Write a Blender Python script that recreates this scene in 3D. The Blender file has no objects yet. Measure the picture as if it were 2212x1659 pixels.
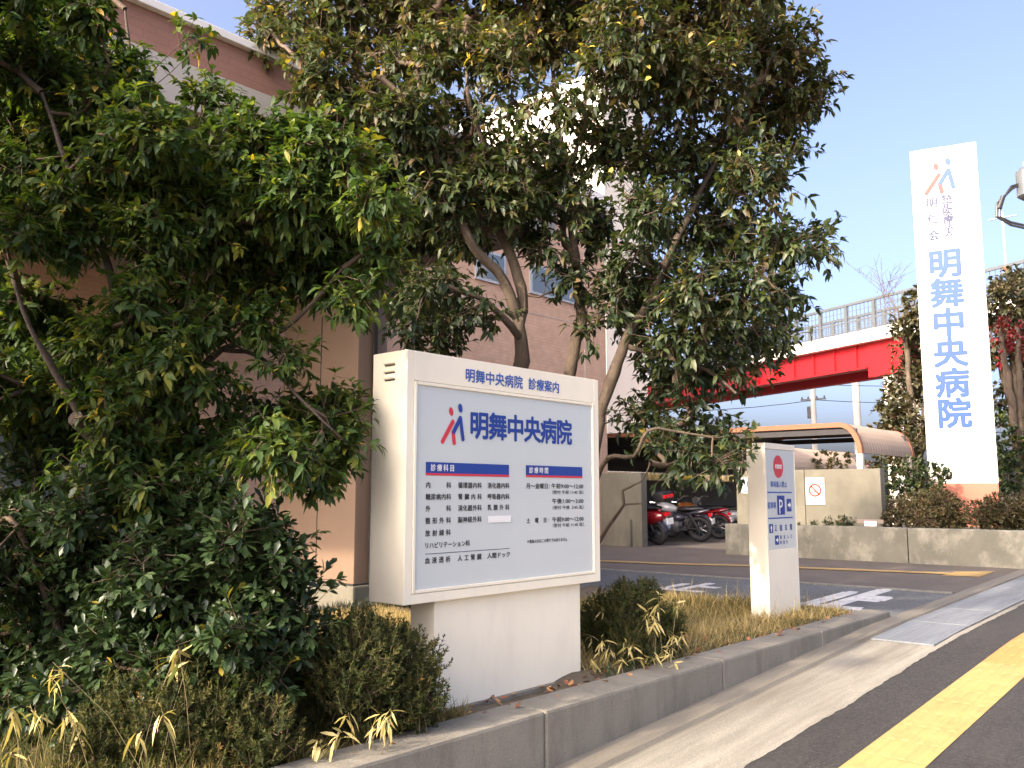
import bpy, bmesh, math, random
import numpy as np
from mathutils import Vector, Matrix

# ------------------------------------------------------------------ camera, sky, sun
# site frame: +X runs along the kerb away from the viewer, +Y points from the street to the hospital, Z up
scene = bpy.context.scene
COL = scene.collection
R = math.radians
YAW, PITCH, EYE = R(41.3), math.atan((1066 - 829.5) / 1912), 1.56
cam_d = bpy.data.cameras.new('camera')
cam = bpy.data.objects.new('camera', cam_d)
COL.objects.link(cam)
cam.location = (0, 0, EYE)
cam.rotation_euler = (R(90) + PITCH, 0, YAW - R(90))
cam_d.sensor_width = 36
cam_d.lens = 36 * 1912 / 2212
cam_d.clip_end = 2000
cam_d.clip_start = 0.05
scene.camera = cam

SUN_AZ, SUN_EL = R(174), R(31)                 # direction towards the sun in the site frame
world = bpy.data.worlds.new('World')
scene.world = world
world.use_nodes = True
wn = world.node_tree
wn.nodes.clear()
sky = wn.nodes.new('ShaderNodeTexSky')
sky.sky_type = 'NISHITA'
sky.sun_disc = False
sky.sun_elevation = SUN_EL
sky.sun_rotation = R(90) - SUN_AZ
sky.air_density = 0.5
sky.dust_density = 7.0
sky.ozone_density = 3.3
bg = wn.nodes.new('ShaderNodeBackground')
bg.inputs[1].default_value = 0.132
wo = wn.nodes.new('ShaderNodeOutputWorld')
wn.links.new(sky.outputs[0], bg.inputs[0])
wn.links.new(bg.outputs[0], wo.inputs[0])
sun_d = bpy.data.lights.new('sun', 'SUN')
sun_d.energy = 1.4
sun_d.angle = R(1.2)
sun_d.color = (1.0, 0.90, 0.76)
sun = bpy.data.objects.new('sun', sun_d)
COL.objects.link(sun)
to_sun = Vector((math.cos(SUN_EL) * math.cos(SUN_AZ), math.cos(SUN_EL) * math.sin(SUN_AZ), math.sin(SUN_EL)))
sun.rotation_euler = to_sun.to_track_quat('Z', 'Y').to_euler()
vs = scene.view_settings
vs.view_transform = 'Standard'
vs.look = 'None'
vs.exposure = 2.4
vs.gamma = 1.0
vs.use_white_balance = True
vs.white_balance_temperature = 7400
vs.white_balance_tint = 14
try:
    scene.cycles.max_bounces = 8
    scene.cycles.transparent_max_bounces = 8
except Exception:
    pass

# ------------------------------------------------------------------ helpers
def g(s):
    "height of the sloping street at distance s along the kerb"
    if s < -14: return -0.7
    if s < 8: return .05 * s
    if s < 14: return .4 + .02 * (s - 8)
    return .52

def tag(o, label=None, cat=None, group=None, kind=None):
    if label: o['label'] = label
    if cat: o['category'] = cat
    if group: o['group'] = group
    if kind: o['kind'] = kind
    return o

def thing(name, label, cat, loc=(0, 0, 0), rz=0, group=None):
    o = bpy.data.objects.new(name, None)
    COL.objects.link(o)
    o.location = loc
    o.rotation_euler = (0, 0, rz)
    o.empty_display_size = .1
    return tag(o, label, cat, group)

def link_mesh(name, me, mat=None, parent=None):
    o = bpy.data.objects.new(name, me)
    COL.objects.link(o)
    if mat:
        for m in (mat if isinstance(mat, (list, tuple)) else [mat]):
            me.materials.append(m)
    if parent is not None: o.parent = parent
    return o

class MB:
    "collects simple shapes into one mesh"
    def __init__(s):
        s.v, s.f, s.m = [], [], []
    def add(s, vs_, fs, mi=0):
        n = len(s.v)
        s.v += [tuple(p) for p in vs_]
        for f in fs:
            s.f.append(tuple(i + n for i in f)); s.m.append(mi)
    def box(s, x0, x1, y0, y1, z0, z1, mi=0, b=0.0):
        if b <= 0:
            s.add([(x0,y0,z0),(x1,y0,z0),(x1,y1,z0),(x0,y1,z0),(x0,y0,z1),(x1,y0,z1),(x1,y1,z1),(x0,y1,z1)],
                  [(0,3,2,1),(4,5,6,7),(0,1,5,4),(1,2,6,5),(2,3,7,6),(3,0,4,7)], mi)
            return
        bm = bmesh.new()
        r_ = bmesh.ops.create_cube(bm, size=1)
        for v in bm.verts:
            v.co = Vector(((x0+x1)/2 + v.co.x*(x1-x0), (y0+y1)/2 + v.co.y*(y1-y0), (z0+z1)/2 + v.co.z*(z1-z0)))
        bmesh.ops.bevel(bm, geom=bm.edges[:], offset=b, segments=2, affect='EDGES', profile=.6)
        bm.verts.index_update()
        s.add([v.co[:] for v in bm.verts], [[v.index for v in f.verts] for f in bm.faces], mi)
        bm.free()
    def quad(s, a, b, c, d, mi=0):
        s.add([a, b, c, d], [(0, 1, 2, 3)], mi)
    def tube(s, pts, rad, n=8, mi=0, caps=True):
        pts = [Vector(p) for p in pts]
        if not isinstance(rad, (list, tuple)): rad = [rad] * len(pts)
        vs_, fs = [], []
        up_ = Vector((0.31, 0.17, 0.93)).normalized()
        prev = None
        for i, p in enumerate(pts):
            d = (pts[min(i+1, len(pts)-1)] - pts[max(i-1, 0)])
            d = d.normalized() if d.length > 1e-9 else Vector((0, 0, 1))
            a = (prev - d * prev.dot(d)) if prev is not None else (d.cross(up_))
            if a.length < 1e-4: a = d.cross(Vector((1, 0, 0)))
            a.normalize(); prev = a
            b = d.cross(a)
            for k in range(n):
                t = 2 * math.pi * k / n
                vs_.append(p + (a * math.cos(t) + b * math.sin(t)) * rad[i])
        for i in range(len(pts) - 1):
            for k in range(n):
                k2 = (k + 1) % n
                fs.append((i*n+k, i*n+k2, (i+1)*n+k2, (i+1)*n+k))
        if caps:
            fs.append(tuple(range(n - 1, -1, -1)))
            fs.append(tuple((len(pts)-1)*n + k for k in range(n)))
        s.add(vs_, fs, mi)
    def prism(s, poly, ex, ey, o, depth, mi=0):
        "polygon in plane (ex, ey) at o, extruded along ex x ey by depth"
        ex, ey, o = Vector(ex), Vector(ey), Vector(o)
        n = ex.cross(ey).normalized()
        k = len(poly)
        a = [o + ex*p[0] + ey*p[1] for p in poly]
        b = [p + n*depth for p in a]
        s.add(a + b, [tuple(range(k-1, -1, -1)), tuple(range(k, 2*k))] + [(i, (i+1) % k, k+(i+1) % k, k+i) for i in range(k)], mi)
    def torus(s, c, axis, R_, r_, n=28, m=10, mi=0, sq=1.0):
        c, axis = Vector(c), Vector(axis).normalized()
        a = axis.orthogonal().normalized(); b = axis.cross(a)
        vs_, fs = [], []
        for i in range(n):
            t = 2*math.pi*i/n
            e = a*math.cos(t) + b*math.sin(t)
            for j in range(m):
                u = 2*math.pi*j/m
                vs_.append(c + e*(R_ + r_*math.cos(u)) + axis*(r_*sq*math.sin(u)))
        for i in range(n):
            for j in range(m):
                fs.append((i*m+j, ((i+1) % n)*m+j, ((i+1) % n)*m+(j+1) % m, i*m+(j+1) % m))
        s.add(vs_, fs, mi)
    def loft(s, rings, mi=0, closed=True, caps=True):
        n = len(rings[0]); vs_ = [p for r_ in rings for p in r_]; fs = []
        for i in range(len(rings)-1):
            for k in range(n if closed else n-1):
                k2 = (k+1) % n
                fs.append((i*n+k, i*n+k2, (i+1)*n+k2, (i+1)*n+k))
        if caps and closed:
            fs.append(tuple(range(n-1, -1, -1))); fs.append(tuple((len(rings)-1)*n+k for k in range(n)))
        s.add(vs_, fs, mi)
    def build(s, name, mat, parent=None, smooth=False):
        me = bpy.data.meshes.new(name)
        me.from_pydata(s.v, [], s.f)
        me.update()
        bm = bmesh.new(); bm.from_mesh(me)
        bmesh.ops.recalc_face_normals(bm, faces=bm.faces[:])
        bm.to_mesh(me); bm.free()
        o = link_mesh(name, me, mat, parent)
        if any(s.m): me.polygons.foreach_set('material_index', s.m)
        if smooth:
            me.polygons.foreach_set('use_smooth', [True]*len(me.polygons))
            try: me.set_sharp_from_angle(angle=R(40))
            except Exception: pass
        return o

# ------------------------------------------------------------------ materials
def ramp_node(nt, stops):
    n = nt.nodes.new('ShaderNodeValToRGB')
    el = n.color_ramp.elements
    while len(el) > 1: el.remove(el[-1])
    el[0].position, el[0].color = stops[0][0], (*stops[0][1], 1)
    for p, c in stops[1:]:
        e = el.new(p); e.color = (*c, 1)
    return n

def mat(name, c, rough=.6, var=.12, scale=6.0, bump=0.0, bscale=60.0, metal=0.0, stretch=(1, 1, 1), stain=None, spec=.5, speck=0.0, coat=0.0, joints=None, agg=0.0):
    m = bpy.data.materials.new(name)
    m.use_nodes = True
    nt = m.node_tree
    p = nt.nodes['Principled BSDF']
    p.inputs['Roughness'].default_value = rough
    p.inputs['Metallic'].default_value = metal
    p.inputs['Specular IOR Level'].default_value = spec
    p.inputs['Coat Weight'].default_value = coat
    L = nt.links.new
    tc = nt.nodes.new('ShaderNodeTexCoord')
    mp = nt.nodes.new('ShaderNodeMapping')
    mp.inputs['Scale'].default_value = stretch
    L(tc.outputs['Object'], mp.inputs[0])
    n1 = nt.nodes.new('ShaderNodeTexNoise')
    n1.inputs['Scale'].default_value = scale
    n1.inputs['Detail'].default_value = 6
    n1.inputs['Roughness'].default_value = .65
    L(mp.outputs[0], n1.inputs['Vector'])
    lo = tuple(max(0, x*(1-var)) for x in c); hi = tuple(min(1, x*(1+var)) for x in c)
    rp = ramp_node(nt, [(.3, lo), (.7, hi)])
    L(n1.outputs['Fac'], rp.inputs[0])
    out = rp.outputs[0]
    if speck > 0:
        n2 = nt.nodes.new('ShaderNodeTexNoise')
        n2.inputs['Scale'].default_value = 170
        n2.inputs['Detail'].default_value = 3
        L(tc.outputs['Object'], n2.inputs['Vector'])
        r2 = ramp_node(nt, [(.35, (1-speck,)*3), (.68, (1+speck,)*3)])
        L(n2.outputs['Fac'], r2.inputs[0])
        mx = nt.nodes.new('ShaderNodeMix'); mx.data_type = 'RGBA'; mx.blend_type = 'MULTIPLY'
        mx.inputs[0].default_value = 1
        L(out, mx.inputs[6]); L(r2.outputs[0], mx.inputs[7]); out = mx.outputs[2]
    if agg > 0:
        vo = nt.nodes.new('ShaderNodeTexVoronoi'); vo.inputs['Scale'].default_value = 85
        L(tc.outputs['Object'], vo.inputs['Vector'])
        r5 = ramp_node(nt, [(.0, (1-agg,)*3), (.5, (1,)*3), (1.0, (1+agg*2.2,)*3)])
        sp_ = nt.nodes.new('ShaderNodeSeparateColor'); L(vo.outputs['Color'], sp_.inputs[0]); L(sp_.outputs[0], r5.inputs[0])
        mx = nt.nodes.new('ShaderNodeMix'); mx.data_type = 'RGBA'; mx.blend_type = 'MULTIPLY'; mx.inputs[0].default_value = 1
        L(out, mx.inputs[6]); L(r5.outputs[0], mx.inputs[7]); out = mx.outputs[2]
    if stain:
        col, amt, sc, st = stain
        mp3 = nt.nodes.new('ShaderNodeMapping'); mp3.inputs['Scale'].default_value = st
        L(tc.outputs['Object'], mp3.inputs[0])
        n3 = nt.nodes.new('ShaderNodeTexNoise'); n3.inputs['Scale'].default_value = sc
        n3.inputs['Detail'].default_value = 7; n3.inputs['Roughness'].default_value = .7
        L(mp3.outputs[0], n3.inputs['Vector'])
        r3 = ramp_node(nt, [(.48, (0, 0, 0)), (.68, (amt, amt, amt))])
        L(n3.outputs['Fac'], r3.inputs[0])
        mx = nt.nodes.new('ShaderNodeMix'); mx.data_type = 'RGBA'
        L(r3.outputs[0], mx.inputs[0]); L(out, mx.inputs[6]); mx.inputs[7].default_value = (*col, 1); out = mx.outputs[2]
    if joints:                                       # tile joints: (w, h, gap colour factor, plane)
        w_, h_, k_, plane = joints
        sx = nt.nodes.new('ShaderNodeSeparateXYZ'); L(tc.outputs['Object'], sx.inputs[0])
        cx = nt.nodes.new('ShaderNodeCombineXYZ')
        ax = {'XZ': (0, 2), 'YZ': (1, 2), 'XY': (0, 1)}[plane]
        L(sx.outputs[ax[0]], cx.inputs[0]); L(sx.outputs[ax[1]], cx.inputs[1])
        bt = nt.nodes.new('ShaderNodeTexBrick')
        bt.inputs['Scale'].default_value = 1
        bt.inputs['Brick Width'].default_value = w_; bt.inputs['Row Height'].default_value = h_
        bt.inputs['Mortar Size'].default_value = .006; bt.inputs['Mortar Smooth'].default_value = .3
        bt.inputs['Color1'].default_value = (1.03,)*3 + (1,); bt.inputs['Color2'].default_value = (.95,)*3 + (1,)
        bt.inputs['Mortar'].default_value = (k_,)*3 + (1,)
        L(cx.outputs[0], bt.inputs['Vector'])
        mx = nt.nodes.new('ShaderNodeMix'); mx.data_type = 'RGBA'; mx.blend_type = 'MULTIPLY'; mx.inputs[0].default_value = 1
        L(out, mx.inputs[6]); L(bt.outputs['Color'], mx.inputs[7]); out = mx.outputs[2]
    L(out, p.inputs['Base Color'])
    if bump > 0:
        n4 = nt.nodes.new('ShaderNodeTexNoise'); n4.inputs['Scale'].default_value = bscale; n4.inputs['Detail'].default_value = 6
        L(tc.outputs['Object'], n4.inputs['Vector'])
        b = nt.nodes.new('ShaderNodeBump'); b.inputs['Strength'].default_value = bump; b.inputs['Distance'].default_value = .01
        L(n4.outputs['Fac'], b.inputs['Height']); L(b.outputs[0], p.inputs['Normal'])
    return m

def leaf_mat(name, stops, rough=.38, trans=.3, tcol=1.6, spec=.5):
    "leaf colour is set per leaf by the 'tint' attribute, the blade lets some light through"
    m = bpy.data.materials.new(name); m.use_nodes = True
    nt = m.node_tree; L = nt.links.new
    p = nt.nodes['Principled BSDF']; out = nt.nodes['Material Output']
    p.inputs['Roughness'].default_value = rough
    p.inputs['Specular IOR Level'].default_value = spec
    at = nt.nodes.new('ShaderNodeAttribute'); at.attribute_name = 'tint'
    rp = ramp_node(nt, stops)
    L(at.outputs['Fac'], rp.inputs[0])
    L(rp.outputs[0], p.inputs['Base Color'])
    tr = nt.nodes.new('ShaderNodeBsdfTranslucent')
    mx = nt.nodes.new('ShaderNodeMix'); mx.data_type = 'RGBA'; mx.blend_type = 'MULTIPLY'; mx.inputs[0].default_value = 1
    L(rp.outputs[0], mx.inputs[6]); mx.inputs[7].default_value = (tcol*1.1, tcol*1.15, tcol*.45, 1)
    L(mx.outputs[2], tr.inputs[0])
    ms = nt.nodes.new('ShaderNodeMixShader'); ms.inputs[0].default_value = trans
    L(p.outputs[0], ms.inputs[1]); L(tr.outputs[0], ms.inputs[2]); L(ms.outputs[0], out.inputs[0])
    return m

M = {}
M['earth'] = mat('earth', (.10, .08, .055), .95, .3, 3, .6, 40)
M['sidewalk'] = mat('sidewalk_asphalt', (.019, .0182, .0172), .85, .25, 1.0, .6, 110, speck=.35, agg=.45, stain=((.040, .036, .034), .5, 1.3, (.5, 2.5, 1)))
M['road'] = mat('road_bounce_pale', (.46, .41, .34), .85, .12, 1, .3, 120, speck=.2)  # unseen road, made pale to bounce sunlight onto the sign fronts
M['drive'] = mat('driveway_asphalt', (.098, .106, .108), .85, .2, .8, .5, 110, speck=.3, agg=.3, stain=((.075, .075, .078), .5, .9, (2, .4, 1)))
M['pave'] = mat('paving_brown', (.108, .090, .076), .85, .2, 1.5, .3, 90, speck=.25)
M['gutter'] = mat('gutter_concrete', (.225, .212, .176), .85, .22, 2.0, .5, 60, stretch=(.35, 3.0, 1), stain=((.12, .108, .085), .8, 1.6, (.3, 3.4, 1)), speck=.28)
M['gutter_in'] = mat('gutter_foot_dirt_shade', (.17, .155, .125), .85, .2, 3, .4, 70, stretch=(.2, 3, 1), stain=((.09, .08, .065), .7, 3, (.3, 3, 1)), speck=.2)  # strip at the wall foot: dirt plus the wall's shadow, put into the colour
M['kerb'] = mat('kerb_concrete', (.19, .178, .148), .85, .16, 2.5, .3, 80, stain=((.115, .105, .085), .7, 3.0, (2.2, 1, .5)), speck=.16)
M['concrete'] = mat('wall_concrete', (.155, .146, .112), .85, .2, 1.6, .25, 60, stain=((.095, .088, .066), .6, 1.7, (1, 1.3, .5)), speck=.1)
M['concrete_pale'] = mat('bleached_concrete', (.185, .176, .135), .85, .2, 2.2, .25, 60, stain=((.44, .41, .32), .7, 2.2, (1, 1.2, .8)), speck=.12)
M['concrete_dark'] = mat('dark_concrete', (.16, .145, .13), .9, .2, 2, .3, 60)
M['tact'] = mat('tactile_yellow', (.37, .24, .085), .85, .10, 3, .25, 120, stain=((.27, .175, .065), .7, 5, (1, 1, 1)), speck=.08)
M['tact_old'] = mat('tactile_orange', (.44, .20, .06), .75, .12, 3, .25, 120, speck=.1)
M['paint'] = mat('road_paint', (.62, .62, .60), .7, .08, 5, .2, 100, stain=((.25, .25, .25), .8, 14, (1, 1, 1)))
M['grate'] = mat('steel_plate', (.17, .19, .205), .55, .25, 3, .15, 90, metal=.35, stretch=(.3, 3, 1))
M['cream'] = mat('cream_enamel', (.88, .82, .66), .45, .03, 3, .04, 200, stain=((.70, .63, .53), .3, 2.5, (2, 1, .5)))
M['cream_dirty'] = mat('cream_enamel_side', (.72, .68, .60), .5, .05, 3, .05, 200, stain=((.52, .46, .38), .5, 4, (1, 1, .6)))
M['trim'] = mat('frame_trim', (.87, .81, .65), .4, .03, 5, spec=.5)
M['acryl'] = mat('acrylic_panel', (.55, .60, .60), .25, .03, .9, spec=.5)
M['gap'] = mat('shadow_gap', (.03, .028, .026), .8)
M['blue'] = mat('blue_print', (.002, .040, .27), .5, .03)
M['lblue'] = mat('faded_blue_print', (.005, .052, .22), .5, .08, 3)
M['hblue'] = mat('header_blue', (.025, .10, .40), .5, .05)
M['red'] = mat('red_print', (.62, .03, .05), .5, .05)
M['lred'] = mat('faded_red_print', (.30, .030, .028), .5, .1)
M['ink'] = mat('black_print', (.025, .025, .03), .6, .05)
M['white'] = mat('white_print', (.82, .82, .80), .5, .03)
M['greyink'] = mat('grey_blue_print', (.03, .04, .09), .6, .1)
M['paper'] = mat('paper_sheet', (.55, .54, .52), .7, .04, 4)
M['sred'] = mat('no_smoking_red', (.40, .05, .035), .6, .05)
M['pylon'] = mat('pylon_white', (.66, .635, .59), .4, .03, 1.5, .03, 150)
M['pylon_base'] = mat('pylon_salmon', (.36, .12, .075), .55, .06, 2)
M['tile'] = mat('salmon_tile', (.55, .35, .245), .75, .12, 5, .2, 60, speck=.12, joints=(.2, .06, .90, 'XZ'))
M['brick'] = mat('brown_tile', (.33, .17, .125), .75, .06, 5, .2, 60, speck=.12, joints=(.2, .06, .88, 'XZ'))
M['pillar'] = mat('pillar_tile', (.215, .145, .10), .6, .08, 1.5, .05, 90)
M['coping'] = mat('white_coping', (.80, .78, .74), .55, .04, 2)
M['fascia'] = mat('grey_fascia', (.45, .42, .38), .7, .1, 1.4, .1, 60)
M['soffit'] = mat('soffit', (.17, .13, .11), .8, .08, 1)
M['glass'] = mat('window_glass', (.10, .13, .15), .06, .1, 1, spec=.8)
M['alu'] = mat('window_frame', (.45, .46, .46), .4, .05, metal=.6)
M['towerwall'] = mat('cream_render', (.80, .74, .63), .7, .05, .6, .1, 20)
M['galv'] = mat('galvanised_steel', (.10, .112, .12), .5, .08, 4, metal=.2)
M['girder'] = mat('red_girder_paint', (.42, .008, .012), .45, .10, 1.2, .05, 40)
M['deck'] = mat('deck_white', (.75, .71, .64), .6, .06, 1, .1, 40)
M['beam'] = mat('shelter_orange', (.23, .09, .042), .5, .06, 2)
M['roofm'] = mat('shelter_roof', (.27, .21, .165), .5, .08, 1.5)
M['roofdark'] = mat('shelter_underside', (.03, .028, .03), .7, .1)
M['post'] = mat('shelter_post', (.68, .62, .50), .5, .05)
M['pole'] = mat('pole_concrete', (.50, .47, .42), .8, .08, 2)
M['rubber'] = mat('rubber', (.018, .018, .019), .75, .1)
M['chrome'] = mat('chrome', (.62, .63, .65), .22, .05, metal=1)
M['black'] = mat('black_plastic', (.02, .02, .022), .4, .1)
M['engine'] = mat('engine_alloy', (.22, .22, .23), .4, .15, metal=.8)
M['mred'] = mat('motorcycle_red', (.26, .008, .014), .25, .05, coat=.6)
M['mwhite'] = mat('motorcycle_white', (.34, .34, .35), .25, .03, coat=.6)
M['morange'] = mat('motorcycle_orange', (.36, .12, .03), .25, .05, coat=.6)
M['mblue'] = mat('motorcycle_dark', (.035, .035, .05), .25, .05, coat=.6)
M['lamp'] = mat('red_lens', (.70, .01, .02), .15, .02, coat=.8)
M['bark'] = mat('bark', (.070, .050, .034), .9, .38, 9, .7, 60, stretch=(1, 1, .3), stain=((.16, .125, .08), .55, 5, (1, 1, .5)))
M['bark_dark'] = mat('bark_dark', (.065, .048, .036), .9, .35, 9, .7, 60, stretch=(1, 1, .3))
M['twig'] = mat('twig', (.10, .068, .045), .85, .3, 8)
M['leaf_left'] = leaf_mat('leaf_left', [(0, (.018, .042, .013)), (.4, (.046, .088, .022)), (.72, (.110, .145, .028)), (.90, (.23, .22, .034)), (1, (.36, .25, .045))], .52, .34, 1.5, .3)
M['leaf_centre'] = leaf_mat('leaf_centre', [(0, (.016, .032, .016)), (.35, (.036, .058, .022)), (.6, (.078, .095, .028)), (.80, (.105, .078, .040)), (.93, (.155, .095, .05)), (1, (.38, .29, .06))], .46, .26, 1.4, .4)
M['leaf_pitt'] = leaf_mat('leaf_pitt', [(0, (.015, .032, .013)), (.6, (.034, .063, .021)), (.92, (.072, .105, .030)), (1, (.28, .22, .035))], .40, .18, 1.4, .4)
M['leaf_con'] = leaf_mat('leaf_con', [(0, (.020, .036, .013)), (.5, (.058, .074, .022)), (.85, (.110, .100, .030)), (1, (.18, .115, .04))], .75, .25, 1.2, .15)
M['leaf_azalea'] = leaf_mat('leaf_azalea', [(0, (.038, .040, .017)), (.5, (.080, .070, .027)), (.85, (.125, .088, .036)), (1, (.15, .07, .034))], .6, .2, 1.2)
M['leaf_green'] = leaf_mat('leaf_green', [(0, (.012, .026, .012)), (.5, (.032, .058, .020)), (.9, (.085, .11, .028)), (1, (.20, .16, .04))], .5, .2, 1.3)
M['leaf_brown'] = leaf_mat('leaf_brown', [(0, (.026, .032, .013)), (.5, (.062, .060, .022)), (.85, (.10, .070, .028)), (1, (.17, .06, .03))], .55, .2, 1.3)
M['leaf_red'] = leaf_mat('leaf_red', [(0, (.10, .008, .010)), (1, (.26, .016, .018))], .5, .3, 1.2)
M['sasa'] = leaf_mat('sasa_leaf', [(0, (.10, .13, .03)), (.35, (.42, .34, .12)), (1, (.62, .52, .24))], .55, .3, 1.0)
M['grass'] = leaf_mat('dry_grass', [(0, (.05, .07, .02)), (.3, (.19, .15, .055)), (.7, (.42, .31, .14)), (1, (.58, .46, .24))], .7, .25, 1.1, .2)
M['mondo'] = leaf_mat('dark_grass', [(0, (.010, .016, .010)), (1, (.045, .05, .022))], .6, .1, 1.2)
M['fallen'] = leaf_mat('fallen_leaf', [(0, (.12, .05, .025)), (.5, (.36, .13, .06)), (1, (.50, .30, .12))], .7, .1, 1.0)
# ------------------------------------------------------------------ surveyed plant positions (x, y, z, radius) in metres
CENTRE_CLUMPS = [(4.24,6.23,5.69,0.38),(4.67,6.02,5.88,0.43),(5.06,5.71,5.75,0.44),(5.56,5.5,6.02,0.45),(5.66,4.9,5.79,0.43),(6.22,4.7,6.05,0.45),(5.36,3.52,5.15,0.37),(6.26,3.55,5.5,0.41),(7.25,3.58,5.98,0.41),(7.05,3.09,5.41,0.35),(4.39,6.73,5.53,0.24),(3.91,5.37,4.81,0.31),(4.62,5.43,5.01,0.3),(4.67,4.82,5.07,0.25),(5.32,4.81,5.32,0.23),(5.62,4.54,5.43,0.23),(5.26,3.59,4.73,0.26),(5.78,3.5,4.78,0.35),(6.13,3.24,4.82,0.35),(7.36,3.38,5.14,0.37),(7.38,3.0,5.11,0.28),(4.44,4.88,4.2,0.24),(4.92,5.88,4.19,0.28),(4.56,4.69,3.82,0.24),(4.62,5.78,4.58,0.27),(3.98,5.32,4.48,0.24),(4.15,4.82,4.35,0.2),(5.16,5.79,4.32,0.24),(4.76,4.64,3.83,0.21),(4.95,4.43,3.83,0.17),(5.34,5.85,3.94,0.21),(5.38,5.53,3.8,0.18),(5.43,4.07,3.87,0.14),(5.59,5.51,4.06,0.23),(5.44,4.66,3.73,0.15),(5.0,5.49,4.08,0.23),(5.01,4.34,4.2,0.16),(5.46,5.62,4.53,0.24),(6.05,4.34,3.88,0.15),(5.2,5.97,4.68,0.25),(5.19,5.81,3.64,0.14),(5.58,3.92,3.09,0.12),(5.56,4.09,2.81,0.09),(4.51,4.81,4.89,0.17),(5.79,3.3,1.83,0.14),(5.89,3.0,1.81,0.07),(5.83,3.64,1.93,0.14),(6.32,3.82,1.77,0.11),(5.67,3.1,1.76,0.09),(4.25,6.35,5.0,0.23),(3.77,6.07,5.23,0.18),(4.99,4.61,4.11,0.21),(5.95,4.76,4.59,0.16),(5.45,4.51,3.93,0.17),(5.66,3.87,4.27,0.21),(6.13,3.73,4.37,0.33),(6.74,3.59,4.43,0.35),(6.02,2.83,3.96,0.27),(7.56,3.31,4.78,0.21),(5.42,3.43,3.62,0.27),(6.68,3.75,3.83,0.31),(7.09,3.52,3.87,0.32),(6.09,2.66,3.4,0.23),(7.46,2.96,3.76,0.16),(5.77,3.87,3.41,0.18),(6.23,3.86,3.35,0.3),(5.67,3.12,3.05,0.26),(5.94,2.89,3.07,0.27),(6.33,2.78,3.08,0.17),(6.63,4.31,3.07,0.23),(5.81,3.41,2.77,0.28),(6.86,3.57,2.93,0.31),(7.36,3.42,2.98,0.24),(6.75,4.15,2.65,0.2),(6.14,3.4,2.53,0.2),(6.37,3.16,2.52,0.14),(6.29,3.66,2.06,0.22),(6.8,3.69,2.03,0.22),(5.95,3.04,1.97,0.1),(6.4,4.08,2.21,0.2),(5.25,5.5,3.06,0.2),(5.48,5.39,3.08,0.16),(4.3,4.74,2.75,0.13),(5.47,5.61,2.88,0.16),(4.72,4.4,2.91,0.12),(4.72,5.0,3.18,0.16),(5.81,4.41,3.4,0.13),(5.16,5.9,3.91,0.2),(4.62,5.11,3.18,0.13),(4.96,6.14,6.84,0.53),(5.0,5.18,6.43,0.49),(5.14,4.45,6.18,0.5),(5.55,3.99,6.18,0.5),(5.76,3.42,5.99,0.48),(6.0,2.9,5.69,0.4),(4.65,4.61,6.6,0.48),(5.96,4.43,7.27,0.58),(5.42,5.34,4.88,0.44,0.35),(4.99,4.31,4.6,0.38,0.3),(5.17,3.91,4.5,0.34,0.35),(5.63,5.09,4.58,0.4,0.45),(5.53,4.38,4.16,0.33,0.6),(5.66,4.0,4.42,0.25,0.55),(5.06,4.37,3.84,0.28,0.6),(5.1,4.97,3.63,0.26,0.6),(5.98,4.39,3.92,0.27,0.6),(5.55,4.21,3.28,0.22,0.4),(5.37,4.35,3.5,0.18,0.4),(4.52,4.65,3.16,0.24,0.5),(5.04,5.63,3.17,0.24,0.6),(4.36,4.8,4.42,0.3,0.6),(4.38,5.61,4.62,0.29,0.6),(6.17,4.19,3.23,0.27,0.6),(4.82,4.45,4.96,0.34,0.45),(5.72,4.52,5.59,0.38,0.45)]
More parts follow.
